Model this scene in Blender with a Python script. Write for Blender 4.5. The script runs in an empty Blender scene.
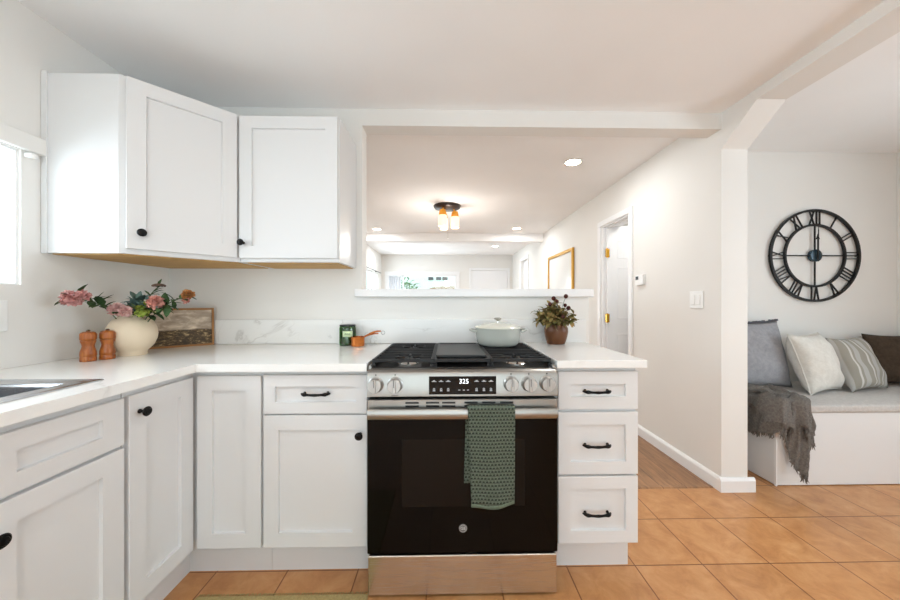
import bpy, bmesh, math, random
from mathutils import Matrix, Vector, noise
PI = math.pi
S = bpy.context.scene
COL = S.collection
random.seed(7)

# ------------------------------------------------------------------ camera
cam_d = bpy.data.cameras.new('camera')
cam = bpy.data.objects.new('camera', cam_d); COL.objects.link(cam)
cam.location = (0, 0, 1.1652)
cam.rotation_euler = (PI/2, 0, -0.0196)
cam_d.sensor_width = 36
cam_d.lens = 327.84*36/900
cam_d.shift_x = -3.12/900
cam_d.shift_y = 1.6/900
cam_d.clip_start = 0.02
S.camera = cam

# ------------------------------------------------------------------ world / exposure
S.view_settings.view_transform = 'Standard'
S.view_settings.look = 'None'
S.view_settings.gamma = 1
S.view_settings.use_curve_mapping = False
S.view_settings.exposure = 0.42
W = bpy.data.worlds.new('sky'); S.world = W; W.use_nodes = True
bg = W.node_tree.nodes['Background']
bg.inputs[0].default_value = (0.80, 0.93, 0.97, 1)
bg.inputs[1].default_value = 2.2
S.cycles.max_bounces = 10
S.cycles.diffuse_bounces = 6
S.cycles.transparent_max_bounces = 12
S.cycles.caustics_reflective = False
S.cycles.caustics_refractive = False
S.cycles.sample_clamp_indirect = 4.0

def area(name, loc, rot, sx, sy, power, col=(1, 1, 1)):
    d = bpy.data.lights.new(name, 'AREA'); d.shape = 'RECTANGLE'; d.size = sx; d.size_y = sy
    d.energy = power; d.color = col
    o = bpy.data.objects.new(name, d); COL.objects.link(o)
    o.location = loc; o.rotation_euler = rot
    return o
# daylight through the kitchen window, the living room windows; plus added fill from behind and the right
DAY = (0.77, 0.895, 1.0)
area('daylight_kitchen_window', (-2.70, 0.75, 1.75), (0, -PI/2, 0), 1.6, 2.4, 95, DAY)
area('fill_behind_camera', (-0.05, -2.42, 1.15), (PI/2, 0, 0), 2.9, 2.1, 10, DAY)  # frontal fill added behind the camera, no known door there
area('fill_dining_side', (3.80, 0.3, 1.45), (0, PI/2, 0), 1.3, 1.6, 35, DAY)  # side fill added at the unseen dining wall
area('daylight_far_window', (-0.62, 8.50, 1.15), (-PI/2, 0, 0), 1.7, 1.3, 22, DAY)
area('daylight_side_window', (-1.80, 7.05, 1.2), (0, -PI/2, 0), 1.2, 1.7, 24, DAY)

# ------------------------------------------------------------------ materials
def L(c):  # sRGB 0-255 -> linear
    def f(v):
        v = v/255
        return v/12.92 if v <= .04045 else ((v+.055)/1.055)**2.4
    return (f(c[0]), f(c[1]), f(c[2]), 1)
def mat(name, col, rough=.5, metal=0, spec=.5, coat=0):
    m = bpy.data.materials.new(name); m.use_nodes = True
    b = m.node_tree.nodes['Principled BSDF']
    b.inputs['Base Color'].default_value = L(col)
    b.inputs['Roughness'].default_value = rough
    b.inputs['Metallic'].default_value = metal
    b.inputs['Specular IOR Level'].default_value = spec
    b.inputs['Coat Weight'].default_value = coat
    return m
class NT:
    def __init__(s, m): s.t = m.node_tree; s.b = s.t.nodes['Principled BSDF']
    def n(s, typ, **kw):
        o = s.t.nodes.new(typ)
        for k, v in kw.items():
            if k in o.inputs: o.inputs[k].default_value = v
            else: setattr(o, k, v)
        return o
    def l(s, a, b): s.t.links.new(a, b)
    def coord(s, scale=(1, 1, 1), rot=(0, 0, 0), loc=(0, 0, 0)):
        g = s.n('ShaderNodeNewGeometry'); mp = s.n('ShaderNodeMapping')
        mp.inputs['Scale'].default_value = scale; mp.inputs['Rotation'].default_value = rot
        mp.inputs['Location'].default_value = loc
        s.l(g.outputs['Position'], mp.inputs['Vector']); return mp.outputs[0]
    def noise(s, vec, scale, detail=3, rough=.5, dist=0):
        o = s.n('ShaderNodeTexNoise', Scale=scale, Detail=detail, Roughness=rough, Distortion=dist)
        if vec is not None: s.l(vec, o.inputs['Vector'])
        return o.outputs[0]
    def ramp(s, fac, stops):
        o = s.n('ShaderNodeValToRGB'); e = o.color_ramp.elements
        while len(e) < len(stops): e.new(.5)
        for el, (p, c) in zip(e, stops): el.position = p; el.color = c
        s.l(fac, o.inputs[0]); return o.outputs[0]
    def mix(s, fac, a, b, mode='MIX'):
        o = s.n('ShaderNodeMix', data_type='RGBA', blend_type=mode)
        for sock, v in ((o.inputs[0], fac), (o.inputs[6], a), (o.inputs[7], b)):
            if hasattr(v, 'is_linked'): s.l(v, sock)
            else: sock.default_value = v
        return o.outputs[2]
    def math(s, op, a, b=0.0):
        o = s.n('ShaderNodeMath', operation=op)
        for sock, v in ((o.inputs[0], a), (o.inputs[1], b)):
            if hasattr(v, 'is_linked'): s.l(v, sock)
            else: sock.default_value = v
        return o.outputs[0]
    def color(s, v): s.l(v, s.b.inputs['Base Color'])
    def bump(s, h, strength=.2, dist=.002):
        o = s.n('ShaderNodeBump', Strength=strength, Distance=dist); s.l(h, o.inputs['Height'])
        s.l(o.outputs[0], s.b.inputs['Normal'])
def painted(name, col, rough=.6, bump=.05, var=.02, scale=60, spec=.4):
    m = mat(name, col, rough, spec=spec); t = NT(m); v = t.coord()
    a = L(tuple(c*(1-var) for c in col)); b = L(tuple(min(255, c*(1+var)) for c in col))
    t.color(t.mix(t.noise(v, 1.7, 2), a, b)); t.bump(t.noise(v, scale, 2), bump, .002)
    return m
M = {}
M['wall'] = painted('wall_paint', (231, 229, 225), .65, .06)
M['ceiling'] = painted('ceiling_paint', (247, 247, 247), .8, .08)
M['trim'] = painted('trim_gloss', (238, 238, 238), .35, .02, .01)
M['cab'] = painted('cabinet_lacquer', (221, 221, 221), .28, .015, .008, 25)
M['door'] = painted('door_paint', (236, 236, 237), .4, .02, .01)
M['black'] = mat('black_iron', (16, 15, 15), .35, .6)
M['clockiron'] = mat('clock_iron', (22, 21, 21), .45, .3)
M['chrome'] = mat('polished_metal', (205, 203, 198), .15, 1)
M['gold'] = mat('brass', (214, 160, 58), .25, 1)
M['goldframe'] = mat('gold_leaf_frame', (206, 158, 72), .35, .7)
M['ply'] = mat('plywood_edge', (196, 150, 84), .6); t = NT(M['ply']); v = t.coord((6, 60, 60))
t.color(t.ramp(t.noise(v, 2, 3), [(.3, L((178, 132, 70))), (.7, L((212, 172, 104)))]))
M['dark'] = mat('dark_enamel', (22, 21, 21), .3)
M['castiron'] = painted('cast_iron', (26, 26, 27), .55, .15, .1, 300)
M['griddle'] = painted('griddle_iron', (58, 58, 58), .45, .1, .06, 300)
M['rubber'] = mat('black_rubber', (20, 20, 20), .8)
M['white'] = mat('white_plastic', (238, 238, 236), .35)
M['grey'] = mat('grey_plastic', (120, 122, 124), .5)
M['badge'] = mat('badge_grey', (92, 90, 88), .4)
M['badgetext'] = mat('badge_silver', (205, 203, 200), .5)
M['lcd'] = mat('lcd_dark', (40, 46, 42), .2)
# stainless with a brushed grain
def steel(name, col, rough):
    m = mat(name, col, rough, 1); t = NT(m); v = t.coord((2, 2, 500))
    nz = t.noise(v, 3, 2); t.l(t.ramp(nz, [(.2, (rough*.8,)*3+(1,)), (.8, (rough*1.25,)*3+(1,))]), t.b.inputs['Roughness'])
    t.color(t.mix(nz, L(tuple(c*.95 for c in col)), L(tuple(min(255, c*1.03) for c in col))))
    return m
M['steel'] = steel('brushed_stainless', (164, 161, 156), .34)
M['steeldrawer'] = steel('brushed_stainless_drawer', (214, 208, 200), .24)
M['steelknob'] = mat('satin_knob', (188, 187, 184), .38, .85)
M['sink'] = steel('sink_stainless', (196, 198, 202), .22)
# quartz with grey veins
m = mat('veined_quartz', (238, 238, 236), .18, spec=.5); t = NT(m); v = t.coord((1, 1, 1), (0.3, .5, .6))
n1 = t.noise(v, 2.6, 5, .55, .8)
vein = t.math('ABSOLUTE', t.math('SUBTRACT', n1, .5))
vm = t.ramp(vein, [(0, (1, 1, 1, 1)), (.006, (.5, .5, .5, 1)), (.022, (0, 0, 0, 1))])
msk = t.ramp(t.noise(v, 3.2, 2), [(.50, (0, 0, 0, 1)), (.66, (1, 1, 1, 1))])
t.color(t.mix(t.math('MULTIPLY', vm, t.math('MULTIPLY', msk, .42)), L((238, 238, 236)), L((168, 164, 158))))
M['quartz'] = m
# terracotta floor tiles
m = mat('terracotta_tile', (205, 150, 95), .32, spec=.45); t = NT(m)
v = t.coord((1, 1, 1), (0, 0, 0), (-0.8305+.3036*20, -1.735+.3036*20, 0))
br = t.n('ShaderNodeTexBrick', offset=0.0, squash=1.0, Scale=1.0)
br.inputs['Mortar Size'].default_value = .0032; br.inputs['Mortar Smooth'].default_value = .35
br.inputs['Brick Width'].default_value = .3036; br.inputs['Row Height'].default_value = .3036
br.inputs['Color1'].default_value = (.42, .42, .42, 1); br.inputs['Color2'].default_value = (.58, .58, .58, 1)
t.l(v, br.inputs['Vector'])
gv = t.coord()
mott = t.ramp(t.noise(gv, 9, 9, .7, .5), [(.28, L((172, 116, 70))), (.5, L((194, 139, 88))), (.72, L((208, 158, 110)))])
tint = t.mix(.25, mott, br.outputs['Color'], 'OVERLAY')
t.color(t.mix(br.outputs['Fac'], tint, L((128, 78, 40))))
inv = t.math('SUBTRACT', 1.0, br.outputs['Fac'])
t.bump(t.math('ADD', t.math('MULTIPLY', inv, 1.0), t.math('MULTIPLY', t.noise(gv, 18, 4), .25)), .35, .004)
M['tile'] = m
# wood floor of the living room
m = mat('oak_floor', (150, 120, 96), .42); t = NT(m); v = t.coord((1, 1, 1), (0, 0, PI/2))
br = t.n('ShaderNodeTexBrick', offset=.37, Scale=1.0)
br.inputs['Mortar Size'].default_value = .0015; br.inputs['Brick Width'].default_value = 1.2; br.inputs['Row Height'].default_value = .15
br.inputs['Color1'].default_value = L((150, 110, 78)); br.inputs['Color2'].default_value = L((174, 132, 96)); br.inputs['Mortar'].default_value = L((96, 70, 52))
t.l(v, br.inputs['Vector'])
gr = t.ramp(t.noise(t.coord((12, 1.6, 1)), 3, 6, .65, .8), [(.3, (.52, .50, .48, 1)), (.7, (1.12, 1.1, 1.08, 1))])
t.color(t.mix(1.0, br.outputs['Color'], gr, 'MULTIPLY'))
M['wood'] = m
# glass that lets daylight through
def pane_glass(name, tint=(1, 1, 1, 1), gl=.08):
    m = bpy.data.materials.new(name); m.use_nodes = True; nt = m.node_tree; nt.nodes.clear()
    o = nt.nodes.new('ShaderNodeOutputMaterial'); mx = nt.nodes.new('ShaderNodeMixShader')
    tr = nt.nodes.new('ShaderNodeBsdfTransparent'); g = nt.nodes.new('ShaderNodeBsdfGlossy')
    tr.inputs[0].default_value = tint; g.inputs['Roughness'].default_value = .02
    mx.inputs[0].default_value = gl
    nt.links.new(tr.outputs[0], mx.inputs[1]); nt.links.new(g.outputs[0], mx.inputs[2]); nt.links.new(mx.outputs[0], o.inputs[0])
    return m
M['pane'] = pane_glass('window_glass')
M['greenglass'] = pane_glass('green_jar_glass', (.28, .55, .22, 1), .10)
M['ovenglass'] = mat('oven_black_glass', (9, 7, 6), .04, spec=.14)
M['ovenwin'] = mat('oven_window_glass', (22, 18, 15), .05, spec=.16)
M['screen'] = mat('display_glass', (8, 8, 9), .08, spec=.3)
def emit(name, col, strength):
    m = mat(name, col, .5); b = m.node_tree.nodes['Principled BSDF']
    b.inputs['Emission Color'].default_value = L(col); b.inputs['Emission Strength'].default_value = strength
    return m
M['digits'] = emit('display_digits', (235, 240, 245), 1.2)
M['icons'] = emit('display_icons', (150, 152, 155), .35)
M['lamp'] = emit('lamp_diffuser', (255, 250, 240), 4)
M['shade'] = emit('glowing_frosted_glass', (255, 236, 205), .55)
M['amber'] = emit('amber_glass_collar', (214, 142, 40), .35)
M['bronze'] = mat('dark_bronze', (70, 60, 56), .4, .6)
# fabrics
def fabric(name, c1, c2, scale, rough=.95, bump=.4):
    m = mat(name, c1, rough, spec=.15); t = NT(m); v = t.coord()
    n1 = t.noise(v, scale, 4, .7)
    t.color(t.ramp(n1, [(.3, L(c1)), (.7, L(c2))])); t.bump(t.noise(v, scale*3, 3), bump, .004)
    return m
M['linen_grey'] = fabric('slate_linen', (142, 142, 146), (162, 162, 166), 30)
M['linen_white'] = fabric('ivory_linen', (208, 204, 196), (224, 221, 214), 30)
M['brownfab'] = fabric('dark_brown_fabric', (58, 48, 40), (78, 66, 54), 40)
M['fringe'] = fabric('dark_fringe', (74, 74, 80), (92, 92, 98), 60)
M['throw'] = fabric('taupe_throw', (94, 90, 86), (136, 130, 124), 90, bump=.9)
M['seatpad'] = fabric('grey_seat_pad', (186, 182, 178), (204, 200, 196), 60)
M['jute'] = fabric('jute', (160, 140, 92), (190, 170, 120), 120, bump=.8)
m = mat('striped_linen', (170, 166, 158), .95, spec=.15); t = NT(m)
tc = t.n('ShaderNodeTexCoord'); sx = t.n('ShaderNodeSeparateXYZ'); t.l(tc.outputs['Object'], sx.inputs[0])
st = t.math('SINE', t.math('MULTIPLY', sx.outputs[0], 2*PI/.115))
st2 = t.math('SINE', t.math('ADD', t.math('MULTIPLY', sx.outputs[0], 2*PI/.115), 2.4))
c = t.mix(t.ramp(st, [(.45, (0, 0, 0, 1)), (.6, (1, 1, 1, 1))]), L((150, 146, 136)), L((174, 172, 168)))
c = t.mix(t.ramp(st2, [(.90, (0, 0, 0, 1)), (.96, (1, 1, 1, 1))]), c, L((200, 198, 192)))
t.color(c); t.bump(t.noise(tc.outputs['Object'], 80, 3), .4, .004)
M['striped'] = m
m = mat('waffle_towel', (70, 84, 66), .95, spec=.1); t = NT(m); v = t.coord()
sx = t.n('ShaderNodeSeparateXYZ'); t.l(v, sx.inputs[0])
pz = t.math('SINE', t.math('MULTIPLY', sx.outputs[2], 2*PI/.0130))
row = t.math('FLOOR', t.math('DIVIDE', sx.outputs[2], .0130))
px = t.math('SINE', t.math('ADD', t.math('MULTIPLY', sx.outputs[0], 2*PI/.0130), t.math('MULTIPLY', row, PI)))
w = t.math('MULTIPLY', t.math('ADD', px, 1.0), t.math('ADD', pz, 1.0))
c = t.ramp(t.math('DIVIDE', w, 4.0), [(.12, L((104, 112, 99))), (.36, L((18, 22, 18)))])
t.color(t.mix(.35, c, t.ramp(t.noise(v, 400, 2), [(.3, L((40, 46, 40))), (.7, L((116, 128, 110)))])))
t.bump(w, .5, .004)
M['towel'] = m
M['towelhem'] = fabric('towel_hem', (92, 104, 88), (112, 124, 106), 200)
# ceramics, wood, metal of the small things
M['vase'] = painted('cream_stoneware', (226, 208, 182), .6, .25, .03, 40)
M['enamel'] = mat('sage_enamel', (186, 189, 181), .15, spec=.5, coat=.3)
M['enamel_lid'] = mat('cream_enamel', (222, 222, 210), .15, spec=.5, coat=.3)
m = mat('turned_wood', (170, 96, 40), .28); t = NT(m); v = t.coord((60, 60, 5))
t.color(t.ramp(t.noise(v, 1.2, 4, .6), [(.3, L((112, 54, 16))), (.55, L((164, 90, 36))), (.75, L((192, 122, 58)))]))
M['mill'] = m
M['brownpot'] = painted('brown_glazed_clay', (98, 60, 34), .35, .2, .12, 30)
M['soil'] = fabric('potting_soil', (40, 28, 20), (60, 44, 32), 150)
M['copper'] = mat('copper', (214, 128, 66), .22, 1)
M['copper_in'] = mat('copper_inside', (230, 150, 90), .3, 1)
M['wax'] = mat('candle_wax', (92, 158, 76), .5)
M['label'] = mat('paper_label', (206, 224, 180), .7)
M['ink'] = mat('label_ink', (120, 140, 100), .7)
M['framewood'] = mat('oak_picture_frame', (150, 104, 52), .5)
m = mat('landscape_painting', (150, 130, 110), .6); t = NT(m)
tc = t.n('ShaderNodeTexCoord'); sx = t.n('ShaderNodeSeparateXYZ'); t.l(tc.outputs['Object'], sx.inputs[0])
ob = tc.outputs['Object']
mp = t.n('ShaderNodeMapping'); mp.inputs['Scale'].default_value = (1, 1, 2.2); t.l(ob, mp.inputs[0])
sky = t.ramp(t.noise(mp.outputs[0], 14, 5, .6, .5), [(.3, L((140, 122, 104))), (.5, L((176, 158, 138))), (.68, L((222, 206, 184)))])
gnd = t.ramp(t.noise(mp.outputs[0], 45, 4, .7), [(.42, L((62, 46, 26))), (.55, L((96, 74, 42))), (.66, L((176, 150, 106)))])
hz = t.math('ADD', sx.outputs[2], t.math('MULTIPLY', t.math('SUBTRACT', t.noise(ob, 20, 3), .5), .012))
t.color(t.mix(t.ramp(hz, [(.092, (0, 0, 0, 1)), (.096, (1, 1, 1, 1))]), gnd, sky))
M['painting'] = m
M['palepanel'] = mat('pale_mirror_panel', (238, 238, 236), .12, spec=.6)
def petalmat(name, a, b, sc=70):
    m = mat(name, a, .8, spec=.2); t = NT(m)
    t.color(t.ramp(t.noise(t.coord(), sc, 3, .7), [(.3, L(a)), (.7, L(b))])); return m
M['pink'] = petalmat('dusty_pink_petals', (186, 124, 122), (220, 176, 168))
M['palepink'] = petalmat('pale_pink_petals', (206, 148, 148), (236, 208, 198), 120)
M['coral'] = petalmat('coral_petals', (190, 124, 114), (218, 166, 150))
M['mustard'] = petalmat('rust_mustard_petals', (150, 92, 62), (196, 142, 84))
M['umbel'] = petalmat('brown_umbel', (84, 66, 58), (120, 98, 84), 150)
M['bluegreen'] = petalmat('blue_green_leaves', (84, 112, 104), (128, 152, 146), 50)
M['leaf'] = petalmat('dark_green_leaves', (44, 66, 40), (78, 104, 62), 50)
M['lime'] = petalmat('lime_leaves', (118, 140, 50), (160, 172, 84), 50)
M['stem'] = mat('flower_stem', (74, 92, 50), .7)
M['potleaf'] = petalmat('mottled_green_bronze_leaves', (84, 106, 54), (180, 142, 94), 45)
M['bud'] = petalmat('dark_red_buds', (56, 30, 28), (88, 48, 40), 60)
M['tree'] = petalmat('garden_leaves', (60, 98, 56), (120, 158, 104), 12)
M['bark'] = mat('bark', (92, 76, 60), .9)
M['mint'] = painted('pale_mint_siding', (216, 232, 230), .8, .05)
M['roof'] = painted('tan_roof', (170, 142, 112), .9, .2)
M['grass'] = painted('lawn', (120, 134, 86), .95, .3, .1, 50)
M['blackglass'] = mat('dark_window_glass', (52, 60, 64), .1)
M['bench'] = painted('bench_paint', (226, 226, 226), .5, .04, .01)

# ------------------------------------------------------------------ mesh builder
class MB:
    def __init__(s, m=None): s.bm = bmesh.new(); s.m = m or Matrix()
    def V(s, p): return s.bm.verts.new(s.m @ Vector(p))
    def F(s, vs):
        try: return s.bm.faces.new(vs)
        except ValueError: return None
    def box(s, a, b, bev=0, seg=1):
        x0, y0, z0 = (min(a[i], b[i]) for i in range(3)); x1, y1, z1 = (max(a[i], b[i]) for i in range(3))
        v = [s.V(p) for p in ((x0,y0,z0),(x1,y0,z0),(x1,y1,z0),(x0,y1,z0),(x0,y0,z1),(x1,y0,z1),(x1,y1,z1),(x0,y1,z1))]
        fs = [s.F([v[i] for i in q]) for q in ((0,3,2,1),(4,5,6,7),(0,1,5,4),(1,2,6,5),(2,3,7,6),(3,0,4,7))]
        if bev:
            es = set(e for f in fs for e in f.edges)
            bmesh.ops.bevel(s.bm, geom=list(es), offset=bev, segments=seg, profile=.5, affect='EDGES')
        return s
    def prism(s, poly, a0, a1, axis='z'):
        def P(u, w, a):
            return (u, w, a) if axis == 'z' else ((u, a, w) if axis == 'y' else (a, u, w))
        b = [s.V(P(u, w, a0)) for u, w in poly]; t = [s.V(P(u, w, a1)) for u, w in poly]
        n = len(poly)
        s.F(b[::-1]); s.F(t)
        for i in range(n): s.F([b[i], b[(i+1) % n], t[(i+1) % n], t[i]])
        return s
    def lathe(s, prof, c=(0, 0, 0), seg=32, axis='z', sx=1, sy=1):
        rings = []
        for r, h in prof:
            ring = []
            for k in range(seg):
                a = 2*PI*k/seg; u, w = r*math.cos(a)*sx, r*math.sin(a)*sy
                p = (u, w, h) if axis == 'z' else ((u, h, w) if axis == 'y' else (h, u, w))
                ring.append(s.V((c[0]+p[0], c[1]+p[1], c[2]+p[2])))
            rings.append(ring)
        for i in range(len(rings)-1):
            for k in range(seg):
                s.F([rings[i][k], rings[i][(k+1) % seg], rings[i+1][(k+1) % seg], rings[i+1][k]])
        if prof[0][0] > 1e-6: s.F(rings[0][::-1])
        if prof[-1][0] > 1e-6: s.F(rings[-1])
        return s
    def tube(s, pts, r, seg=8, sq=1.0):
        pts = [Vector(p) for p in pts]; n = len(pts)
        rs = r if isinstance(r, (list, tuple)) else [r]*n
        prev = None; rings = []
        for i, p in enumerate(pts):
            d = (pts[min(i+1, n-1)]-pts[max(i-1, 0)]).normalized()
            if prev is None:
                up = Vector((0, 0, 1)) if abs(d.z) < .9 else Vector((1, 0, 0))
                u = d.cross(up).normalized()
            else:
                u = (prev - d*prev.dot(d)).normalized()
            w = d.cross(u); prev = u
            rings.append([s.V(p+(u*math.cos(2*PI*k/seg)+w*sq*math.sin(2*PI*k/seg))*rs[i]) for k in range(seg)])
        for i in range(n-1):
            for k in range(seg):
                s.F([rings[i][k], rings[i][(k+1) % seg], rings[i+1][(k+1) % seg], rings[i+1][k]])
        s.F(rings[0][::-1]); s.F(rings[-1])
        return s
    def ball(s, c, r, seg=12, rg=8, sc=(1, 1, 1)):
        prof = [(max(0, r*math.sin(PI*i/rg)), -r*math.cos(PI*i/rg)) for i in range(rg+1)]
        rings = []
        for i, (rr, h) in enumerate(prof):
            rings.append([s.V((c[0]+rr*math.cos(2*PI*k/seg)*sc[0], c[1]+rr*math.sin(2*PI*k/seg)*sc[1], c[2]+h*sc[2])) for k in range(seg)])
        for i in range(rg):
            for k in range(seg): s.F([rings[i][k], rings[i][(k+1) % seg], rings[i+1][(k+1) % seg], rings[i+1][k]])
        return s
    def ring(s, c, r0, r1, h0, h1, seg=64, axis='y'):
        q = []
        for r, h in ((r0, h0), (r1, h0), (r1, h1), (r0, h1)):
            rg = []
            for k in range(seg):
                a = 2*PI*k/seg; u, w = r*math.cos(a), r*math.sin(a)
                p = (u, w, h) if axis == 'z' else ((u, h, w) if axis == 'y' else (h, u, w))
                rg.append(s.V((c[0]+p[0], c[1]+p[1], c[2]+p[2])))
            q.append(rg)
        for i in range(4):
            for k in range(seg): s.F([q[i][k], q[i][(k+1) % seg], q[(i+1) % 4][(k+1) % seg], q[(i+1) % 4][k]])
        return s
    def leaf(s, base, d, up, ln, wd, curl=.2):
        base = Vector(base); d = Vector(d).normalized(); up = Vector(up)
        side = d.cross(up)
        side = side.normalized() if side.length > 1e-4 else Vector((1, 0, 0))
        nrm = side.cross(d)
        rows = []
        for t_, w_ in ((0, .08), (.3, .8), (.6, 1.0), (.85, .55), (1, .03)):
            c = base + d*ln*t_ - nrm*curl*ln*t_*t_
            rows.append([s.V(c - side*wd*w_*.5 + nrm*wd*.12*w_), s.V(c), s.V(c + side*wd*w_*.5 + nrm*wd*.12*w_)])
        for a, b in zip(rows, rows[1:]):
            s.F([a[0], a[1], b[1], b[0]]); s.F([a[1], a[2], b[2], b[1]])
        return s
    def grid(s, fn, nu, nv):
        g = [[s.V(fn(i/nu, j/nv)) for j in range(nv+1)] for i in range(nu+1)]
        for i in range(nu):
            for j in range(nv): s.F([g[i][j], g[i+1][j], g[i+1][j+1], g[i][j+1]])
        return s
    def build(s, name, m, parent=None, smooth=False, ang=35, origin=None, solid=0, sub=0, keep=False):
        if not keep: bmesh.ops.recalc_face_normals(s.bm, faces=s.bm.faces[:])
        me = bpy.data.meshes.new(name)
        off = WORLD.get(parent.name, Vector()) if parent else Vector(origin or (0, 0, 0))
        if off.length: bmesh.ops.translate(s.bm, verts=s.bm.verts[:], vec=-off)
        s.bm.to_mesh(me); s.bm.free()
        me.materials.append(M[m] if isinstance(m, str) else m)
        o = bpy.data.objects.new(name, me); COL.objects.link(o)
        if parent: o.parent = parent
        else: o.location = off
        WORLD[o.name] = off
        if smooth:
            for p in me.polygons: p.use_smooth = True
            if ang < 180:
                try: me.set_sharp_from_angle(angle=math.radians(ang))
                except Exception: pass
        if solid:
            md = o.modifiers.new('solid', 'SOLIDIFY'); md.thickness = solid; md.offset = 0
        if sub:
            md = o.modifiers.new('sub', 'SUBSURF'); md.levels = sub; md.render_levels = sub
        return o
WORLD = {}
def tag(o, label, cat, group=None):
    o['label'] = label; o['category'] = cat
    if group: o['group'] = group
    return o
def thing(name, loc, label, cat, group=None):
    o = bpy.data.objects.new(name, None); COL.objects.link(o); o.location = loc
    o.empty_display_size = .1
    WORLD[o.name] = Vector(loc)
    return tag(o, label, cat, group)
def struct(o): o['kind'] = 'structure'; return o
def frame_m(o, ux, n):   # local x along ux, local y = outward normal n, z up
    ux = Vector(ux).normalized(); n = Vector(n).normalized()
    return Matrix(((ux.x, n.x, 0, o[0]), (ux.y, n.y, 0, o[1]), (0, 0, 1, o[2]), (0, 0, 0, 1)))
def text_bm(mb, txt, size, mtx, depth=.0006):
    cu = bpy.data.curves.new('t', 'FONT'); cu.body = txt; cu.size = size; cu.align_x = 'CENTER'; cu.align_y = 'CENTER'; cu.extrude = depth
    o = bpy.data.objects.new('t', cu); COL.objects.link(o)
    dg = bpy.context.evaluated_depsgraph_get(); me = bpy.data.meshes.new_from_object(o.evaluated_get(dg))
    me.transform(mtx); mb.bm.from_mesh(me)
    bpy.data.objects.remove(o); bpy.data.curves.remove(cu); bpy.data.meshes.remove(me)

# ================================================================== SETTING
XL, XR, D, YB, YF = -1.652, 1.688, 1.982, -2.40, 8.37
XN, YN = 3.74, 2.65
ZK, ZH = 2.325, 2.355
# floors
b = MB().box((XL-.15, YB-.15, -.1), (XN+.15, 2.034, 0)); b.box((1.85, 2.034, -.1), (XN+.15, YN+.15, 0))
f = struct(b.build('floor', 'tile')); 
struct(MB().box((XL-.15, 2.034, -.1), (1.85, YF+.15, 0)).box((1.85, 2.8, -.1), (2.9, YF+.15, 0)).build('floor_living', 'wood'))
struct(MB().prism([(2.015, 0), (2.055, 0), (2.046, .006), (2.024, .006)], .80, 1.668, 'x').build('trim_1', 'wood'))
# ceilings
struct(MB().box((XL-.15, YB-.15, ZK), (XR+.16, D+.11, ZK+.2)).build('ceiling', 'ceiling'))
struct(MB().box((XL-.15, D+.11, ZH), (XR+.16, 2.78, ZH+.17)).box((XL-.15, 2.78, ZH), (2.9, YF+.15, ZH+.17)).build('ceiling_living', 'ceiling'))
struct(MB().box((XR+.16, YB-.15, 2.40), (XN+.15, YN+.15, 2.52)).build('ceiling_dining', 'ceiling'))
# left wall: kitchen window Y .36-1.305 Z 1.23-1.755 ; living windows
b = MB()
def wallX(b, x0, x1, y0, y1, z1, holes):
    ys = y0
    for (a, c, za, zb) in sorted(holes):
        b.box((x0, ys, 0), (x1, a, z1))
        if za > 0: b.box((x0, a, 0), (x1, c, za))
        b.box((x0, a, zb), (x1, c, z1)); ys = c
    b.box((x0, ys, 0), (x1, y1, z1)); return b
wallX(b, XL-.13, XL, YB-.15, YF+.15, 2.5, [(.36, 1.305, 1.23, 1.755), (6.2, 7.92, .5, 1.853)])
struct(b.build('wall_left', 'wall'))
# back wall of the kitchen: full height left of the opening, half wall, drop beam
b = MB().box((XL, D, 0), (-.509, D+.11, ZH+.1)).box((-.509, D, 0), (.868, D+.11, 1.193)).box((-.509, D, 2.225), (XR, D+.11, ZH+.1))
struct(b.build('wall_back', 'wall'))
struct(MB().box((-.545, D-.035, 1.193), (.884, D+.145, 1.241), .004).build('trim_2', 'trim'))
# right wall with openings, header over the dining opening with a clipped corner
b = wallX(MB(), XR, XR+.163, D, YF+.15, 2.5, [(2.99, 3.555, 0, 1.98), (6.78, 7.42, 0, 2.07)])
b.prism([(D, 2.101), (D, 2.5), (YB, 2.5), (YB, 2.268), (1.751, 2.268)], XR, XR+.163, 'x')
struct(b.build('wall_right', 'wall'))
# dining nook, enclosing walls
struct(MB().box((XR+.163, YN, 0), (XN+.15, YN+.12, 2.5)).build('wall_nook', 'wall'))
struct(wallX(MB(), XN, XN+.12, YB-.15, YN+.12, 2.5, [(-.5, 1.1, .8, 2.1)]).build('wall_dining', 'wall'))
b = MB().box((XL, YB-.12, 0), (-1.5, YB, 2.5)).box((1.4, YB-.12, 0), (XN, YB, 2.5)).box((-1.5, YB-.12, 2.2), (1.4, YB, 2.5))
struct(b.build('wall_behind_camera', 'wall'))
struct(MB().box((2.78, 2.8, 0), (2.9, YF, 2.5)).box((1.851, 2.77, 0), (2.9, 2.85, 2.5)).box((1.851, 4.3, 0), (2.78, 4.4, 2.5)).build('wall_hall', 'wall'))
# far wall, window z .35-1.843
b = MB().box((XL, YF, 0), (-1.493, YF+.15, 2.5)).box((-1.493, YF, 1.843), (.238, YF+.15, 2.5)).box((-1.493, YF, 0), (.238, YF+.15, .35)).box((.238, YF, 0), (2.9, YF+.15, 2.5))
struct(b.build('wall_far', 'wall'))
# living room beam
struct(MB().box((XL, 5.70, 2.218), (XR, 5.90, ZH+.05), .003).build('beam_living', 'ceiling'))
# baseboards
prof = [(0, 0), (-.016, 0), (-.016, .068), (-.009, .082), (-.004, .086), (0, .086)]
b = MB().prism([(XR+p, z) for p, z in prof], D, 2.935, 'y')
b.prism([(D+p-.0005, z) for p, z in prof], XR-.016, XR+.20, 'x')
b.prism([(XR+p, z) for p, z in prof], 3.61, 6.72, 'y')
struct(b.build('baseboard_right', 'trim'))
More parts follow.
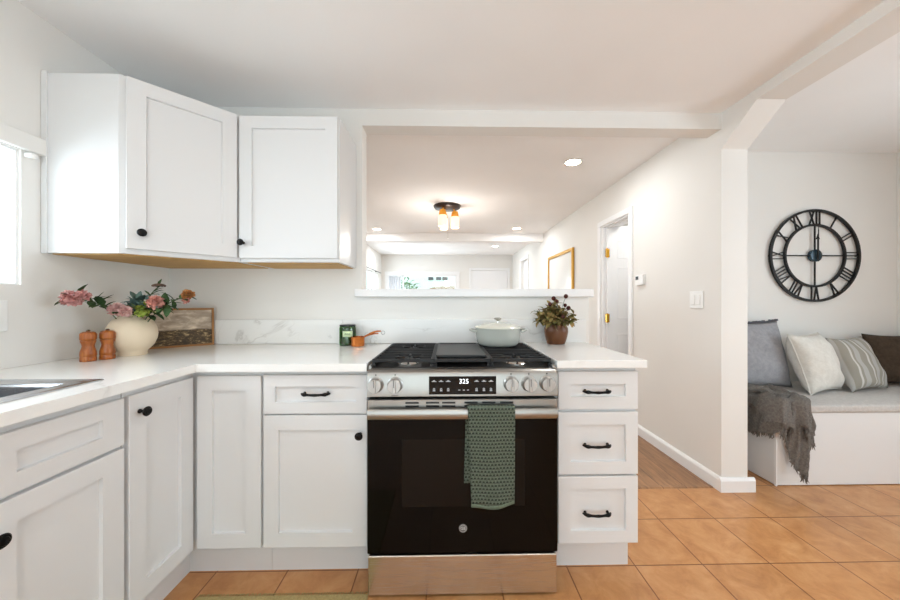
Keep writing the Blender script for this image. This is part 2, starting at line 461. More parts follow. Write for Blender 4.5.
# kitchen window
w = struct(MB().box((XL-.035, .36, 1.23), (XL-.012, 1.305, 1.236)).box((XL-.035, .36, 1.747), (XL-.012, 1.305, 1.755)).box((XL-.035, .36, 1.236), (XL-.012, .38, 1.747)).box((XL-.035, 1.297, 1.236), (XL-.012, 1.305, 1.747)).build('window_1', 'trim'))
MB().box((XL-.027, .38, 1.236), (XL-.022, 1.297, 1.747)).build('pane', 'pane', w)
struct(MB().box((XL, .29, 1.757), (XL+.022, 1.368, 1.822), .002).build('trim_3', 'wall'))
MBk = MB().box((XL+.0005, 1.312, 1.730), (XL+.03, 1.336, 1.748), .003)
tag(MBk.build('blind_bracket', 'white', origin=(XL+.0005, 1.324, 1.730)), 'small white blind bracket at the top corner of the window casing', 'bracket')
# far window
w = MB()
for a, c in (((-1.493, .35), (-1.455, 1.843)), ((-1.13, .35), (-1.10, 1.843)), ((.205, .35), (.238, 1.843))):
    w.box((a[0], YF+.02, a[1]), (c[0], YF+.08, c[1]))
w.box((-1.455, YF+.02, 1.805), (.205, YF+.08, 1.843)).box((-1.455, YF+.02, .35), (.205, YF+.08, .39))
w = struct(w.build('window_2', 'trim'))
MB().box((-1.455, YF+.045, .39), (-1.13, YF+.05, 1.805)).build('pane', 'pane', w)
MB().box((-1.10, YF+.045, .39), (.205, YF+.05, 1.805)).build('pane', 'pane', w)
struct(MB().box((-1.57, YF-.018, 1.845), (.33, YF, 1.93), .003).box((-1.57, YF-.018, .28), (-1.495, YF, 1.845), .003).box((.24, YF-.018, .28), (.33, YF, 1.845), .003).box((-1.57, YF-.03, .25), (.33, YF, .33), .003).build('trim_5', 'trim'))
def folds(u, v): return (-1.452+.30*u, YF-.05+.018*math.sin(u*6*PI*1.6), .36+1.46*v)
tag(MB().grid(folds, 40, 2).build('curtain', fabric('white_voile', (214, 216, 222), (226, 228, 232), 20), smooth=True, ang=180, solid=.003, origin=(-1.3, YF-.05, .36)), 'white curtain drawn to the left side of the far living room window', 'curtain')
tag(MB().tube([(-1.56, YF-.05, 1.835), (-1.10, YF-.05, 1.835)], .008).build('curtain_rod', 'white', origin=(-1.33, YF-.05, 1.835)), 'thin white rod above the curtain of the far window', 'curtain rod')
# side window of the living room
w = MB()
for y in (6.2, 6.75, 7.33, 7.88): w.box((XL-.09, y, .5), (XL-.03, y+.04, 1.853))
w.box((XL-.09, 6.24, 1.813), (XL-.03, 7.88, 1.853)).box((XL-.09, 6.24, .5), (XL-.03, 7.88, .54))
w = struct(w.build('window_3', 'trim'))
for y in (6.24, 6.79, 7.37): MB().box((XL-.06, y, .54), (XL-.055, y+.51, 1.813)).build('pane', 'pane', w)
tag(MB().tube([(XL+.05, 6.1, 1.86), (XL+.05, 8.0, 1.86)], .009).box((XL, 6.3, 1.85), (XL+.05, 6.32, 1.87)).box((XL, 7.6, 1.85), (XL+.05, 7.62, 1.87)).build('curtain_rod', 'black', origin=(XL+.05, 7, 1.86)), 'dark curtain rod over the side window of the far living room', 'curtain rod')
# doors ------------------------------------------------------------
def panel_door(mb, w, h, t, panels):   # local: x 0..w, y 0..-t (face at y=0), z 0..h, raised panels
    mb.box((0, -t, 0), (w, 0, h))
    for x0, x1, z0, z1 in panels:
        o = [(x0, z0), (x1, z0), (x1, z1), (x0, z1)]; g = .014; q = .034
        def R(d, y): return [mb.V(p) for p in ((x0+d, y, z0+d), (x1-d, y, z0+d), (x1-d, y, z1-d), (x0+d, y, z1-d))]
        a, c, e, k = R(0, .0002), R(g, -.006), R(g+.006, -.006), R(q+.004, .0004)
        a2 = R(-.004, .0035); a3 = R(-.012, .0002)
        seq = [a3, a2, a, c, e, k]
        for p_, q_ in zip(seq, seq[1:]):
            for i in range(4): mb.F([p_[i], p_[(i+1) % 4], q_[(i+1) % 4], q_[i]])
        mb.F(k)
    return mb
six = [(.115, .315, 1.63, 1.80), (.385, .585, 1.63, 1.80), (.115, .315, .985, 1.515), (.385, .585, .985, 1.515), (.115, .315, .22, .80), (.385, .585, .22, .80)]
d = struct(panel_door(MB(frame_m((1.716, 3.47, .008), (1, 0, 0), (0, -1, 0))), .70, 1.965, .035, six).build('door_1', 'door', origin=(1.716, 3.47, .008)))
for z in (1.684, .99):
    h = MB(); h.box((XR+.004, 3.460, z-.045), (XR+.048, 3.4675, z+.045), .001); h.tube([(XR+.022, 3.462, z-.05), (XR+.022, 3.462, z+.05)], .008)
    h.box((XR+.004, 3.43, z-.04), (XR+.022, 3.468, z+.04), .001)
    ho = h.build('hinge', 'gold', d); ho['label'] = 'brass hinge'
b = MB()   # casing and jamb of door 1
for y0, y1 in ((2.936, 2.992), (3.553, 3.608)):
    b.box((XR-.016, y0, 0), (XR, y1, 1.978), .003)
b.box((XR-.016, 2.936, 1.978), (XR, 3.608, 2.034), .004)
b.box((XR+.001, 3.508, 0), (XR+.163, 3.555, 1.979)).box((XR+.001, 2.991, 1.965), (XR+.163, 3.507, 1.979)).box((XR+.04, 3.0, 1.952), (XR+.06, 3.508, 1.965))
struct(b.build('trim_6', 'trim'))
d = struct(panel_door(MB(frame_m((XR+.06, 7.42, .008), (0, -1, 0), (-1, 0, 0))), .64, 2.06, .035, [(.1, .28, 1.63, 1.86), (.36, .54, 1.63, 1.86), (.1, .28, .9, 1.5), (.36, .54, .9, 1.5)]).build('door_2', 'door'))
hd = MB().ball((XR+.01, 6.85, 1.0), .028).tube([(XR+.06, 6.85, 1.0), (XR+.01, 6.85, 1.0)], .01).build('door_knob', 'chrome', d, True); hd['label'] = 'steel door knob'
b = MB()
for y0, y1 in ((6.72, 6.782), (7.418, 7.48)): b.box((XR-.016, y0, 0), (XR, y1, 2.068), .004)
b.box((XR-.016, 6.72, 2.0685), (XR, 7.48, 2.13), .004)
struct(b.build('trim_7', 'trim'))
d = struct(MB().box((.64, YF-.012, .01), (1.55, YF+.03, 1.955), .003).build('door_3', 'door'))
hd = MB().ball((1.48, YF-.06, 1.0), .028).tube([(1.48, YF-.01, 1.0), (1.48, YF-.06, 1.0)], .01).build('door_knob', 'chrome', d, True); hd['label'] = 'steel door knob'
b = MB().box((.575, YF-.022, 0), (.635, YF, 2.02), .003).box((1.555, YF-.022, 0), (1.615, YF, 2.02), .003).box((.635, YF-.022, 1.96), (1.555, YF, 2.02), .003)
struct(b.build('trim_8', 'trim'))
# added glazed openings for the fill lights: behind the camera, dining wall
b = MB()
for x in (-1.5, -.075, 1.35): b.box((x, YB-.08, 0), (x+.05, YB-.03, 2.2))
b.box((-1.45, YB-.08, 2.15), (1.35, YB-.03, 2.2)).box((-1.45, YB-.08, 0), (1.35, YB-.03, .06))
w = struct(b.build('window_added_rear', 'trim'))
MB().box((-1.45, YB-.056, .06), (-.075, YB-.05, 2.15)).build('pane', 'pane', w); MB().box((-.025, YB-.056, .06), (1.35, YB-.05, 2.15)).build('pane', 'pane', w)
b = MB()
for y in (-.5, .28, 1.06): b.box((XN+.02, y, .8), (XN+.07, y+.04, 2.1))
b.box((XN+.02, -.46, 2.06), (XN+.07, 1.06, 2.1)).box((XN+.02, -.46, .8), (XN+.07, 1.06, .84))
w = struct(b.build('window_added_dining', 'trim'))
MB().box((XN+.043, -.46, .84), (XN+.047, .28, 2.06)).build('pane', 'pane', w); MB().box((XN+.043, .32, .84), (XN+.047, 1.06, 2.06)).build('pane', 'pane', w)
# outside ground
struct(MB().box((-14, YF+.2, -.3), (14, 26, -.06)).build('ground_outside', 'grass'))

# ================================================================== CABINETS
FR = .0605
def shaker(mb, w, h, t=.02, rail=FR, rec=.0115, st=None):
    # local: x 0..w, z 0..h, front face y=0 (outward +y), back y=-t
    bv = .0015
    e = (st or rail)-rail
    def R(d, y, k=0): return [mb.V(p) for p in ((d+k, y, d), (w-d-k, y, d), (w-d-k, y, h-d), (d+k, y, h-d))]
    seq = [R(0, -t), R(0, -bv), R(bv, 0), R(rail, 0, e), R(rail+.0015, -rec, e)]
    for p, q in zip(seq, seq[1:]):
        for i in range(4): mb.F([p[i], p[(i+1) % 4], q[(i+1) % 4], q[i]])
    mb.F(seq[-1]); mb.F(seq[0][::-1]); return mb
def knob(parent, p, n):
    m_ = frame_m(p, Vector((0, 0, 1)).cross(Vector(n)), n)
    k = MB(m_)
    k.lathe([(.0075, 0), (.0075, .003), (.005, .006), (.005, .016), (.010, .019), (.0155, .023), (.0165, .027), (.0135, .0305), (.0105, .0305), (.009, .032), (0, .033)], (0, 0, 0), 20, 'y')
    o = k.build('knob', 'black', parent, True); o['label'] = 'black round knob'; return o
def pull(parent, p, n, ln=.118):
    m_ = frame_m(p, Vector((0, 0, 1)).cross(Vector(n)), n)
    k = MB(m_); pts = []; rs = []
    for i in range(25):
        a = i/24; x = (a-.5)*ln
        out = .016 + .006*math.sin(PI*a)
        e = abs(a-.5)*2
        pts.append((x, out - .010*max(0, (e-.82)/.18), -.003*math.sin(PI*a) + .002))
        rs.append(.0052 + .0030*math.exp(-((e-.70)/.13)**2) + .001*math.exp(-(e/.15)**2) - .0022*max(0, (e-.9)/.1))
    k.tube(pts, rs, 10)
    for s_ in (-1, 1):
        k.tube([(s_*ln*.40, 0, .003), (s_*ln*.40, .006, .003), (s_*ln*.40, .014, .003)], [.0065, .0045, .0045], 10)
    o = k.build('handle', 'black', parent, True); o['label'] = 'black bow handle'; return o
def front(parent, name, p, ux, n, w, h, rail=FR, st=None):
    return shaker(MB(frame_m(p, ux, n)), w, h, rail=rail, st=st).build(name, 'cab', parent)

XF, YFc = -1.032, 1.362           # door faces of the left run / of the back run
YT, XT = 1.4387, -1.1085          # toe boards
PX, NX, NY = (1, 0, 0), (1, 0, 0), (0, -1, 0)
# --- sink base cabinet on the left wall
c = thing('sink_base_cabinet', (-1.35, .70, 0), 'white shaker base cabinet under the sink with two false drawer fronts', 'cabinet')
b = MB().box((XL+.005, .395, .15), (XF-.02, 1.078, .168)).box((XL+.005, .395, .168), (XL+.015, 1.078, .70)).box((XF-.04, .415, .168), (XF-.02, 1.058, .70)).box((XL+.015, 1.058, .168), (XF-.02, 1.078, .70)).box((XL+.015, .395, .168), (XF-.02, .415, .70)).box((XL+.005, 1.058, .70), (XF-.02, 1.078, .88)).box((XL+.005, .395, .70), (XF-.02, .415, .88)).box((XF-.04, .415, .70), (XF-.02, 1.058, .88))
b.build('body', 'cab', c)
MB().box((XT-.018, .395, 0), (XT, 1.078, .15)).build('toe_kick', 'cab', c)
for y0, y1, s_ in ((.742, 1.071, 0), (.402, .736, 1)):
    front(c, 'drawer_front', (XF, y0, .708), (0, 1, 0), NX, y1-y0, .148, .047, .066)
    dr = front(c, 'door', (XF, y0, .152), (0, 1, 0), NX, y1-y0, .545, .060, .066)
    knob(dr, (XF, .762 if s_ == 0 else .706, .622), NX)
# --- more of the left run beside the camera
c = thing('base_cabinet', (-1.35, 0, 0), 'white shaker base cabinet next to the sink cabinet, nearest the viewer', 'cabinet')
MB().box((XL+.005, -.40, .15), (XF-.02, .391, .88)).build('body', 'cab', c)
MB().box((XT-.018, -.40, 0), (XT, .391, .15)).build('toe_kick', 'cab', c)
front(c, 'drawer_front', (XF, -.39, .708), (0, 1, 0), NX, .77, .148, .047)
dr = front(c, 'door', (XF, -.39, .152), (0, 1, 0), NX, .77, .545); knob(dr, (XF, .33, .622), NX)
# --- corner base cabinet
c = thing('corner_base_cabinet', (-1.30, 1.66, 0), 'white L-shaped corner base cabinet with two narrow doors meeting in the corner', 'cabinet')
poly = [(XL+.005, 1.082), (XF-.02, 1.082), (XF-.02, YFc+.02), (-.759, YFc+.02), (-.759, D-.005), (XL+.005, D-.005)]
MB().prism(poly, .15, .88).build('body', 'cab', c)
MB().box((XT-.018, 1.082, 0), (XT, YT, .15)).box((XT, YT, 0), (-.759, YT+.018, .15)).build('toe_kick', 'cab', c)
dr = front(c, 'door', (XF, 1.087, .152), (0, 1, 0), NX, .270, .705); knob(dr, (XF, 1.122, .797), NX)
front(c, 'door', (XF+.010, YFc, .152), PX, NY, .258, .708)
# --- drawer base left of the range
c = thing('drawer_base_cabinet', (-.54, 1.66, 0), 'white shaker base cabinet left of the range with one drawer over a door', 'cabinet')
MB().box((-.757, YFc+.02, .15), (-.323, D-.005, .88)).build('body', 'cab', c)
MB().box((-.757, YT, 0), (-.323, YT+.018, .15)).build('toe_kick', 'cab', c)
dr = front(c, 'drawer', (-.753, YFc, .703), PX, NY, .424, .159, .047); pull(dr, (-.537, YFc, .786), NY)
dr = front(c, 'door', (-.753, YFc, .152), PX, NY, .424, .544); knob(dr, (-.357, YFc, .618), NY)
# --- three drawer base right of the range
c = thing('three_drawer_cabinet', (.63, 1.66, 0), 'white shaker base cabinet with three stacked drawers right of the range', 'cabinet')
MB().box((.455, YFc+.02, .15), (.804, D-.005, .889)).build('body', 'cab', c)
MB().box((.455, YT, 0), (.803, D-.005, .15)).build('toe_kick', 'cab', c)
for z0, z1, zp in ((.714, .872, .790), (.441, .701, .565), (.152, .432, .281)):
    dr = front(c, 'drawer', (.467, YFc, z0), PX, NY, .337, z1-z0, .052); pull(dr, (.626, YFc, zp), NY)
# --- worktops
YW = 1.334
b = MB().box((XL+.002, YW, .882), (-.324, D-.022, .914)).box((XL+.002, 1.05, .882), (-1.004, YW, .914)).box((-1.12, .445, .882), (-1.004, 1.05, .914)).box((XL+.002, .445, .882), (-1.53, 1.05, .914)).box((XL+.002, -.42, .882), (-1.004, .445, .914))
bmesh.ops.remove_doubles(b.bm, verts=b.bm.verts[:], dist=1e-5)
tag(b.build('worktop', 'quartz', origin=(-1.3, 1.2, .882)), 'white veined quartz worktop turning the corner from the sink to the range', 'worktop')
tag(MB().box((.452, YW, .891), (.827, D-.022, .923), .002).build('worktop', 'quartz', origin=(.64, 1.65, .891)), 'short white quartz worktop over the three drawer cabinet right of the range', 'worktop')
tag(MB().box((XL+.022, D-.021, .915), (.842, D-.001, 1.058), .0015).build('backsplash', 'quartz', origin=(-.4, D-.01, .915)), 'low veined quartz upstand running along the back wall behind the range', 'backsplash')
# --- sink
c = thing('kitchen_sink', (-1.32, .68, .915), 'stainless steel drop-in sink set into the left worktop', 'sink')
x0, x1, y0, y1 = -1.548, -1.095, .425, 1.070
b = MB()
def R(d, z, e=0): return [b.V(p) for p in ((x0+d+e, y0+d, z), (x1-d, y0+d, z), (x1-d, y1-d, z), (x0+d+e, y1-d, z))]
seq = [R(0, .9145), R(.001, .918), R(.006, .9195), R(.018, .9165), R(.022, .9175)]
for p, q in zip(seq, seq[1:]):
    for i in range(4): b.F([p[i], p[(i+1) % 4], q[(i+1) % 4], q[i]])
inn = R(.062, .9172); 
for i in range(4): b.F([seq[-1][i], seq[-1][(i+1) % 4], inn[(i+1) % 4], inn[i]])
b.build('rim', 'sink', c, keep=True)
b = MB(); seq = [R(.060, .9176), R(.066, .910), R(.074, .76), R(.10, .735)]
for p, q in zip(seq, seq[1:]):
    for i in range(4): b.F([p[i], p[(i+1) % 4], q[(i+1) % 4], q[i]])
b.F(seq[-1]); b.build('basin', 'sink', c, keep=True)
MB().lathe([(.042, .736), (.042, .739), (.034, .738), (.030, .7365), (0, .7365)], (-1.32, .745, 0), 24).build('drain', 'chrome', c, True)
# --- upper corner cabinet (diagonal door)
Z0, Z1 = 1.365, 2.10
c = thing('corner_wall_cabinet', (-1.40, 1.75, Z0), 'white wall cabinet with diagonal door in the left corner', 'cabinet')
A, B_ = Vector((-1.347, 1.372, 0)), Vector((-1.043, 1.677, 0))
poly = [(XL+.002, 1.372), (A.x, A.y), (B_.x, B_.y), (B_.x, D-.002), (XL+.002, D-.002)]
MB().prism(poly, Z0, Z1).build('body', 'cab', c)
MB().box((XL+.002, 1.366, Z0-.002), (XL+.024, 1.373, Z1+.006)).build('filler_strip', 'cab', c)
MB().prism([(XL+.02, 1.39), (A.x-.006, 1.39), (B_.x-.02, 1.69), (B_.x-.02, D-.01), (XL+.02, D-.01)], Z0-.004, Z0-.0005).build('bottom_panel', 'ply', c)['label'] = 'bare plywood underside'
u = (B_-A).normalized(); n = Vector((u.y, -u.x, 0)); wdt = (B_-A).length
p = A + u*.022 + n*.0205
dr = shaker(MB(frame_m((p.x, p.y, Z0+.020), u, n)), wdt-.040, Z1-Z0-.024).build('door', 'cab', c)
kp = A + u*.068 + n*.0205
knob(dr, (kp.x, kp.y, 1.452), n)
# --- upper cabinet on the back wall
c = thing('wall_cabinet', (-.79, 1.83, Z0), 'white wall cabinet with one door left of the pass-through opening', 'cabinet')
MB().box((-1.041, 1.677, Z0), (-.5435, D-.002, Z1), .0015).build('body', 'cab', c)
MB().box((-1.02, 1.70, Z0-.004), (-.56, D-.01, Z0-.0005)).build('bottom_panel', 'ply', c)['label'] = 'bare plywood underside'
dr = shaker(MB(frame_m((-1.036, 1.657, Z0+.018), PX, NY)), .487, Z1-Z0-.024).build('door', 'cab', c)
knob(dr, (-1.015, 1.657, 1.458), NY)

# ================================================================== RANGE
RX0, RX1 = -.314, .442
r = thing('gas_range', (.064, 1.6, 0), 'stainless steel gas range with black glass oven door and five knobs', 'range')
MB().box((RX0+.004, 1.335, .03), (RX1-.004, 1.945, .888)).build('body', 'dark', r)
# feet
for x in (RX0+.05, RX1-.05): MB().lathe([(.018, 0), (.018, .03)], (x, 1.33, 0), 12).build('foot', 'rubber', r)
# control panel, a rounded and slightly raked front
b = MB().prism([(1.345, .787), (1.303, .787), (1.296, .791), (1.2965, .872), (1.302, .884), (1.315, .891), (1.345, .893)], RX0, RX1, 'x')
b.build('control_panel', 'steel', r, True, 25)
# cooktop
b = MB().box((RX0, 1.345, .886), (RX1, 1.948, .896), .003); b.build('cooktop', 'dark', r)
MB().box((RX0, 1.895, .896), (RX1, 1.948, .915), .004).build('rear_vent_trim', 'dark', r)
for x in (RX0-.002, RX1-.010): MB().box((x, 1.33, .889), (x+.012, 1.948, .906), .002).build('side_trim', 'steel', r)
# burners
def burner(x, y, rad):
    bo = MB().lathe([(rad*1.25, .8965), (rad*1.25, .899), (rad, .903), (rad*.9, .907), (0, .907)], (x, y, 0), 28).build('burner', 'chrome', r, True)
    MB().lathe([(rad*.82, .9075), (rad*.84, .912), (rad*.76, .915), (0, .915)], (x, y, 0), 24).build('burner_cap', 'castiron', bo, True)
BUR = [(-.165, 1.440, .040), (-.175, 1.765, .036), (.305, 1.440, .042), (.315, 1.765, .034), (.064, 1.60, .036)]
for q in BUR: burner(*q)
# grates
def grate(x0, x1, y0, y1, burners, nb):
    b = MB(); zt = .927; w = .006; h = .013
    for x in (x0, x1): b.box((x-w, y0, zt-.020), (x+w, y1, zt), .0015)
    for y in (y0, y1): b.box((x0, y-w, zt-.013), (x1, y+w, zt), .0015)
    cx = (x0+x1)/2
    b.box((x0, (y0+y1)/2-w, zt-h), (x1, (y0+y1)/2+w, zt), .0015)
    for i in range(1, nb):
        y = y0+(y1-y0)*i/nb
        if abs(y-(y0+y1)/2) < .02: continue
        for bx, by, br in burners:
            pass
        near = [bb for bb in burners if abs(bb[1]-y) < .06]
        if near:
            g = .050
            b.box((x0, y-w*.7, zt-h), (near[0][0]-g, y+w*.7, zt), .001); b.box((near[0][0]+g, y-w*.7, zt-h), (x1, y+w*.7, zt), .001)
        else: b.box((x0, y-w*.7, zt-h), (x1, y+w*.7, zt), .001)
    for bx, by, br in burners:
        for a in (0, PI/2, PI, 3*PI/2):
            dx, dy = math.cos(a), math.sin(a)
            e = .062
            b.tube([(bx+dx*.018, by+dy*.018, zt-.005), (bx+dx*e, by+dy*e, zt-.005)], .0055, 6)
        b.tube([(bx, by-.065, zt-.007), (bx, by-.02, zt-.007)], .0055, 6)
    for x in (x0, x1):
        for y in (y0, y1): b.box((x-.008, y-.008, .8962), (x+.008, y+.008, zt-.018))
    return b.build('grate', 'castiron', r)
grate(-.303, -.060, 1.365, 1.885, BUR[0:2], 10)
grate(.188, .431, 1.365, 1.885, BUR[2:4], 10)
grate(-.048, .176, 1.365, 1.885, [BUR[4]], 6)
# griddle lying on the centre grate
g = MB(); gx0, gx1, gy0, gy1 = -.046, .170, 1.405, 1.82
def GR(d, z): return [g.V(p) for p in ((gx0+d, gy0+d, z), (gx1-d, gy0+d, z), (gx1-d, gy1-d, z), (gx0+d, gy1-d, z))]
seq = [GR(.004, .9275), GR(0, .930), GR(0, .937), GR(.006, .937), GR(.010, .932)]
for p_, q_ in zip(seq, seq[1:]):
    for i in range(4): g.F([p_[i], p_[(i+1) % 4], q_[(i+1) % 4], q_[i]])
g.F(seq[0][::-1]); g.F(seq[-1])
tag(g.build('griddle', 'griddle', origin=(.062, 1.6, .9275)), 'flat black griddle plate lying on the centre of the range top', 'griddle')
# control knobs
def rknob(x, z):
    m_ = frame_m((x, 1.2965, z), (1, 0, 0), (0, -1, 0)); k = MB(m_)
    k.lathe([(.031, 0), (.031, .004), (.027, .008), (.0265, .026), (.0245, .030), (0, .030)], (0, 0, 0), 36, 'y')
    k.box((-.0065, .028, -.026), (.0065, .038, .026), .002)
    o = k.build('control_knob', 'steelknob', r, True, 30)
    MB(m_).box((-.0012, .0382, -.004), (.0012, .0386, .025)).build('pointer_line', 'dark', o)
    MB(m_).lathe([(.003, .0002), (.003, .0008), (0, .0008)], (0, 0, .038), 10, 'y').build('index_mark', 'dark', o)
for x, z in ((-.279, .838), (-.203, .838), (.255, .840), (.326, .840), (.398, .841)): rknob(x, z)
# display
dsp = MB().box((-.070, 1.2925, .799), (.196, 1.297, .870), .001).build('display', 'screen', r)
b = MB(); text_bm(b, '325', .026, Matrix.Translation((.068, 1.2915, .850)) @ Matrix.Rotation(PI/2, 4, 'X')); b.build('digits', 'digits', dsp)['label'] = 'lit white digits'
for x in (-.050, -.022, .006, .118, .147, .175):
    MB().box((x-.009, 1.2918, .849), (x+.009, 1.2924, .8515)).box((x-.004, 1.2918, .8513), (x+.004, 1.2924, .855)).build('touch_icon', 'icons', dsp)
    MB().box((x-.005, 1.2918, .812), (x+.005, 1.2924, .8155)).ring((x, 1.2921, .820), .0022, .0046, -.0003, .0003, 12).build('touch_icon', 'icons', dsp)
for x in (.050, .068, .084): MB().box((x-.004, 1.2918, .815), (x+.004, 1.2924, .8175)).build('touch_icon', 'icons', dsp)
# badge line under a knob
MB().box((-.218, 1.2955, .795), (-.190, 1.2962, .797)).build('marking', 'dark', r)
# oven door: steel top strip with vent slots, black glass, inner window, handle
d = MB().box((RX0+.004, 1.285, .178), (RX1-.004, 1.332, .745), .003).build('oven_door', 'ovenglass', r)
st = MB().box((RX0+.006, 1.281, .730), (RX1-.006, 1.330, .782), .002).build('vent_strip', 'steel', d)
for x in (-.135, -.055, .008, .095, .165, .235):
    for z in (.7535, .767): MB().box((x-.026, 1.2800, z), (x+.026, 1.2815, z+.007)).build('vent_slot', 'dark', st)
MB().box((-.176, 1.2835, .362), (.307, 1.2855, .626), .001).build('oven_window', 'ovenwin', d)
# door handle: a wide flat bar on two ends
b = MB().prism([(1.252, .716), (1.247, .726), (1.247, .744), (1.252, .753), (1.262, .754), (1.267, .748), (1.267, .720), (1.262, .715)], RX0+.012, RX1-.015, 'x')
b.box((RX0+.018, 1.262, .722), (RX0+.038, 1.285, .748), .003).box((RX1-.038, 1.262, .722), (RX1-.018, 1.285, .748), .003)
b.build('door_handle', 'steel', d, True, 30)
# round badge
bd = MB().lathe([(.0165, 0), (.0165, .0015), (.0145, .002), (0, .002)], (0, 0, 0), 36, 'y')
bd.bm.transform(Matrix.Translation((.064, 1.2846, .277)) @ Matrix.Scale(-1, 4, (0, 1, 0)))
bo = bd.build('badge', 'badge', d, True, 30)
b = MB(); text_bm(b, 'GE', .0165, Matrix.Translation((.064, 1.2820, .277)) @ Matrix.Rotation(PI/2, 4, 'X') @ Matrix.Shear('XY', 4, (0.25, 0)))
b.ring((.064, 1.2822, .277), .0132, .0142, -.0004, .0004, 40); b.build('badge_lettering', 'badgetext', bo)
# storage drawer
MB().box((RX0+.006, 1.290, .012), (RX1-.006, 1.334, .166), .003).build('storage_drawer', 'steeldrawer', r)
MB().box((RX0+.01, 1.318, .166), (RX1-.01, 1.335, .178)).build('drawer_gap', 'dark', r)

# towel over the handle
def towel_pt(u, v):
    # v 0..1 : back bottom -> over bar -> front bottom ; u across
    Lb, Lt, Lf = .300, .05, .353
    s_ = v*(Lb+Lt+Lf)
    x = .080 + .180*u
    if s_ < Lb:
        z = .760-(Lb-s_); y = 1.274; x -= .013*(1-u)*(.4+.6*(Lb-s_)/Lb)
    elif s_ < Lb+Lt:
        a = (s_-Lb)/Lt*PI; y = 1.257+.017*math.cos(a); z = .760+.004*math.sin(a)
    else:
        q = (s_-Lb-Lt)/Lf; z = .760-(s_-Lb-Lt); y = 1.240-.006*q
        x += .006*q*(1-2*u)*.5 + .010*q*(1-u)
        y += .006*math.sin(u*PI*2.6+.5)*q + .003*math.sin(u*9+q*4)*q
        z -= .012*math.sin(u*PI)*q*q - .016*(u-.5)*q*q*.6
    return (x, y, z)
tw = MB().grid(towel_pt, 24, 70).build('dish_towel', 'towel', smooth=True, ang=180, solid=.005, origin=(.17, 1.242, .76))
tag(tw, 'dark green waffle-weave dish towel hanging over the oven door handle', 'towel')
def hem_pt(u, v):
    p = towel_pt(u, 1); return (p[0], p[1], p[2]-.014*v+.002)
MB().grid(hem_pt, 24, 2).build('hem', 'towelhem', tw, True, 180, solid=.005)

# ================================================================== THINGS ON THE RANGE AND WORKTOPS
# dutch oven
px, py, pz = .281, 1.795, .9275
c = thing('dutch_oven', (px, py, pz), 'pale sage enamel dutch oven with lid on the right rear burner', 'pot')
MB().lathe([(.092, 0), (.104, .004), (.115, .018), (.121, .05), (.1235, .090), (.1255, .094), (.1215, .094), (.118, .05), (.10, .01), (0, .008)], (px, py, pz), 48).build('pot', 'enamel', c, True)
b = MB()
b.lathe([(.126, .0945), (.1275, .098), (.122, .102), (.10, .110), (.065, .118), (.03, .122), (.0, .123)], (px, py, pz), 48)
lid = b.build('lid', 'enamel_lid', c, True)
MB().lathe([(.009, .121), (.007, .128), (.008, .134), (.019, .142), (.021, .147), (.017, .150), (0, .151)], (px, py, pz), 24).build('lid_knob', 'chrome', lid, True)['label'] = 'silver lid knob'
for s_ in (-1, 1):
    b = MB(); b.tube([(px+s_*(.118+.034*math.sin(a)), py-.045*math.cos(a), pz+.078+.006*math.sin(a)) for a in [i*PI/12 for i in range(13)]], .0065, 8)
    b.build('handle', 'enamel', c, True)
# candle jar
cx_, cy_, cz_ = -.572, 1.905, .9145
c = thing('candle_jar', (cx_, cy_, cz_), 'green glass candle jar with a pale label against the backsplash', 'candle')
MB().lathe([(.040, 0), (.0445, .004), (.0455, .012), (.0455, .098), (.043, .107), (.041, .109), (.041, .104), (.0425, .098), (.0425, .012), (.038, .006), (0, .006)], (cx_, cy_, cz_), 36).build('glass_jar', 'greenglass', c, True)
MB().lathe([(.0385, .0065), (.0418, .012), (.0418, .070), (0, .070)], (cx_, cy_, cz_), 30).build('wax', 'wax', c, True)
MB().lathe([(.0440, .1095), (.0445, .112), (.0440, .118), (.041, .119), (0, .119)], (cx_, cy_, cz_), 36).build('lid', 'dark', c, True)
b = MB()
def lab(u, v): a = -PI/2-.62+(1.24)*u+.30; return (cx_+.0462*math.cos(a), cy_+.0462*math.sin(a), cz_+.050+.034*v)
lb = b.grid(lab, 14, 1).build('label', 'label', c, True, 180, solid=.0006)
b = MB()
for k in range(7):
    a = -PI/2+.30-.34+.1*k; b.m = Matrix.Translation((cx_+.0467*math.cos(a), cy_+.0467*math.sin(a), cz_+.064)) @ Matrix.Rotation(a+PI/2, 4, 'Z'); b.box((-.0016, -.0003, 0), (.0016, .0003, .008 if k % 2 else .006))
b.build('label_lettering', 'ink', lb)
# copper measuring cups
kx, ky, kz = -.502, 1.862, .9145
c = thing('copper_measuring_cup', (kx, ky, kz), 'small copper measuring cup with raised handle beside the green candle', 'measuring cup')
MB().lathe([(.034, 0), (.037, .003), (.038, .050), (.0395, .053), (.0372, .053), (.0355, .006), (0, .004)], (kx, ky, kz), 36).build('cup', 'copper', c, True)
hd_ = b = MB()
def hpath(t_): return (kx+.030+.095*t_, ky-.008+.03*t_, kz+.047+.035*math.sin(t_*PI*.55))
b.tube([hpath(i/12) for i in range(13)], [.0085+.003*math.sin(i/12*PI) for i in range(13)], 8, .5)
b.build('handle', 'copper', c, True)
b = MB(); b.tube([(kx+.028+.080*i/10, ky+.006+.03*i/10, kz+.049+.018*math.sin(i/10*PI*.55)) for i in range(11)], .008, 8, .5); b.build('handle', 'copper', c, True)
b = MB(); b.ring((0, 0, 0), .010, .012, -.001, .001, 20); b.bm.transform(Matrix.Translation((kx+.137, ky+.026, kz+.072)) @ Matrix.Rotation(.6, 4, 'Z')); b.build('hanging_ring', 'chrome', c, True)
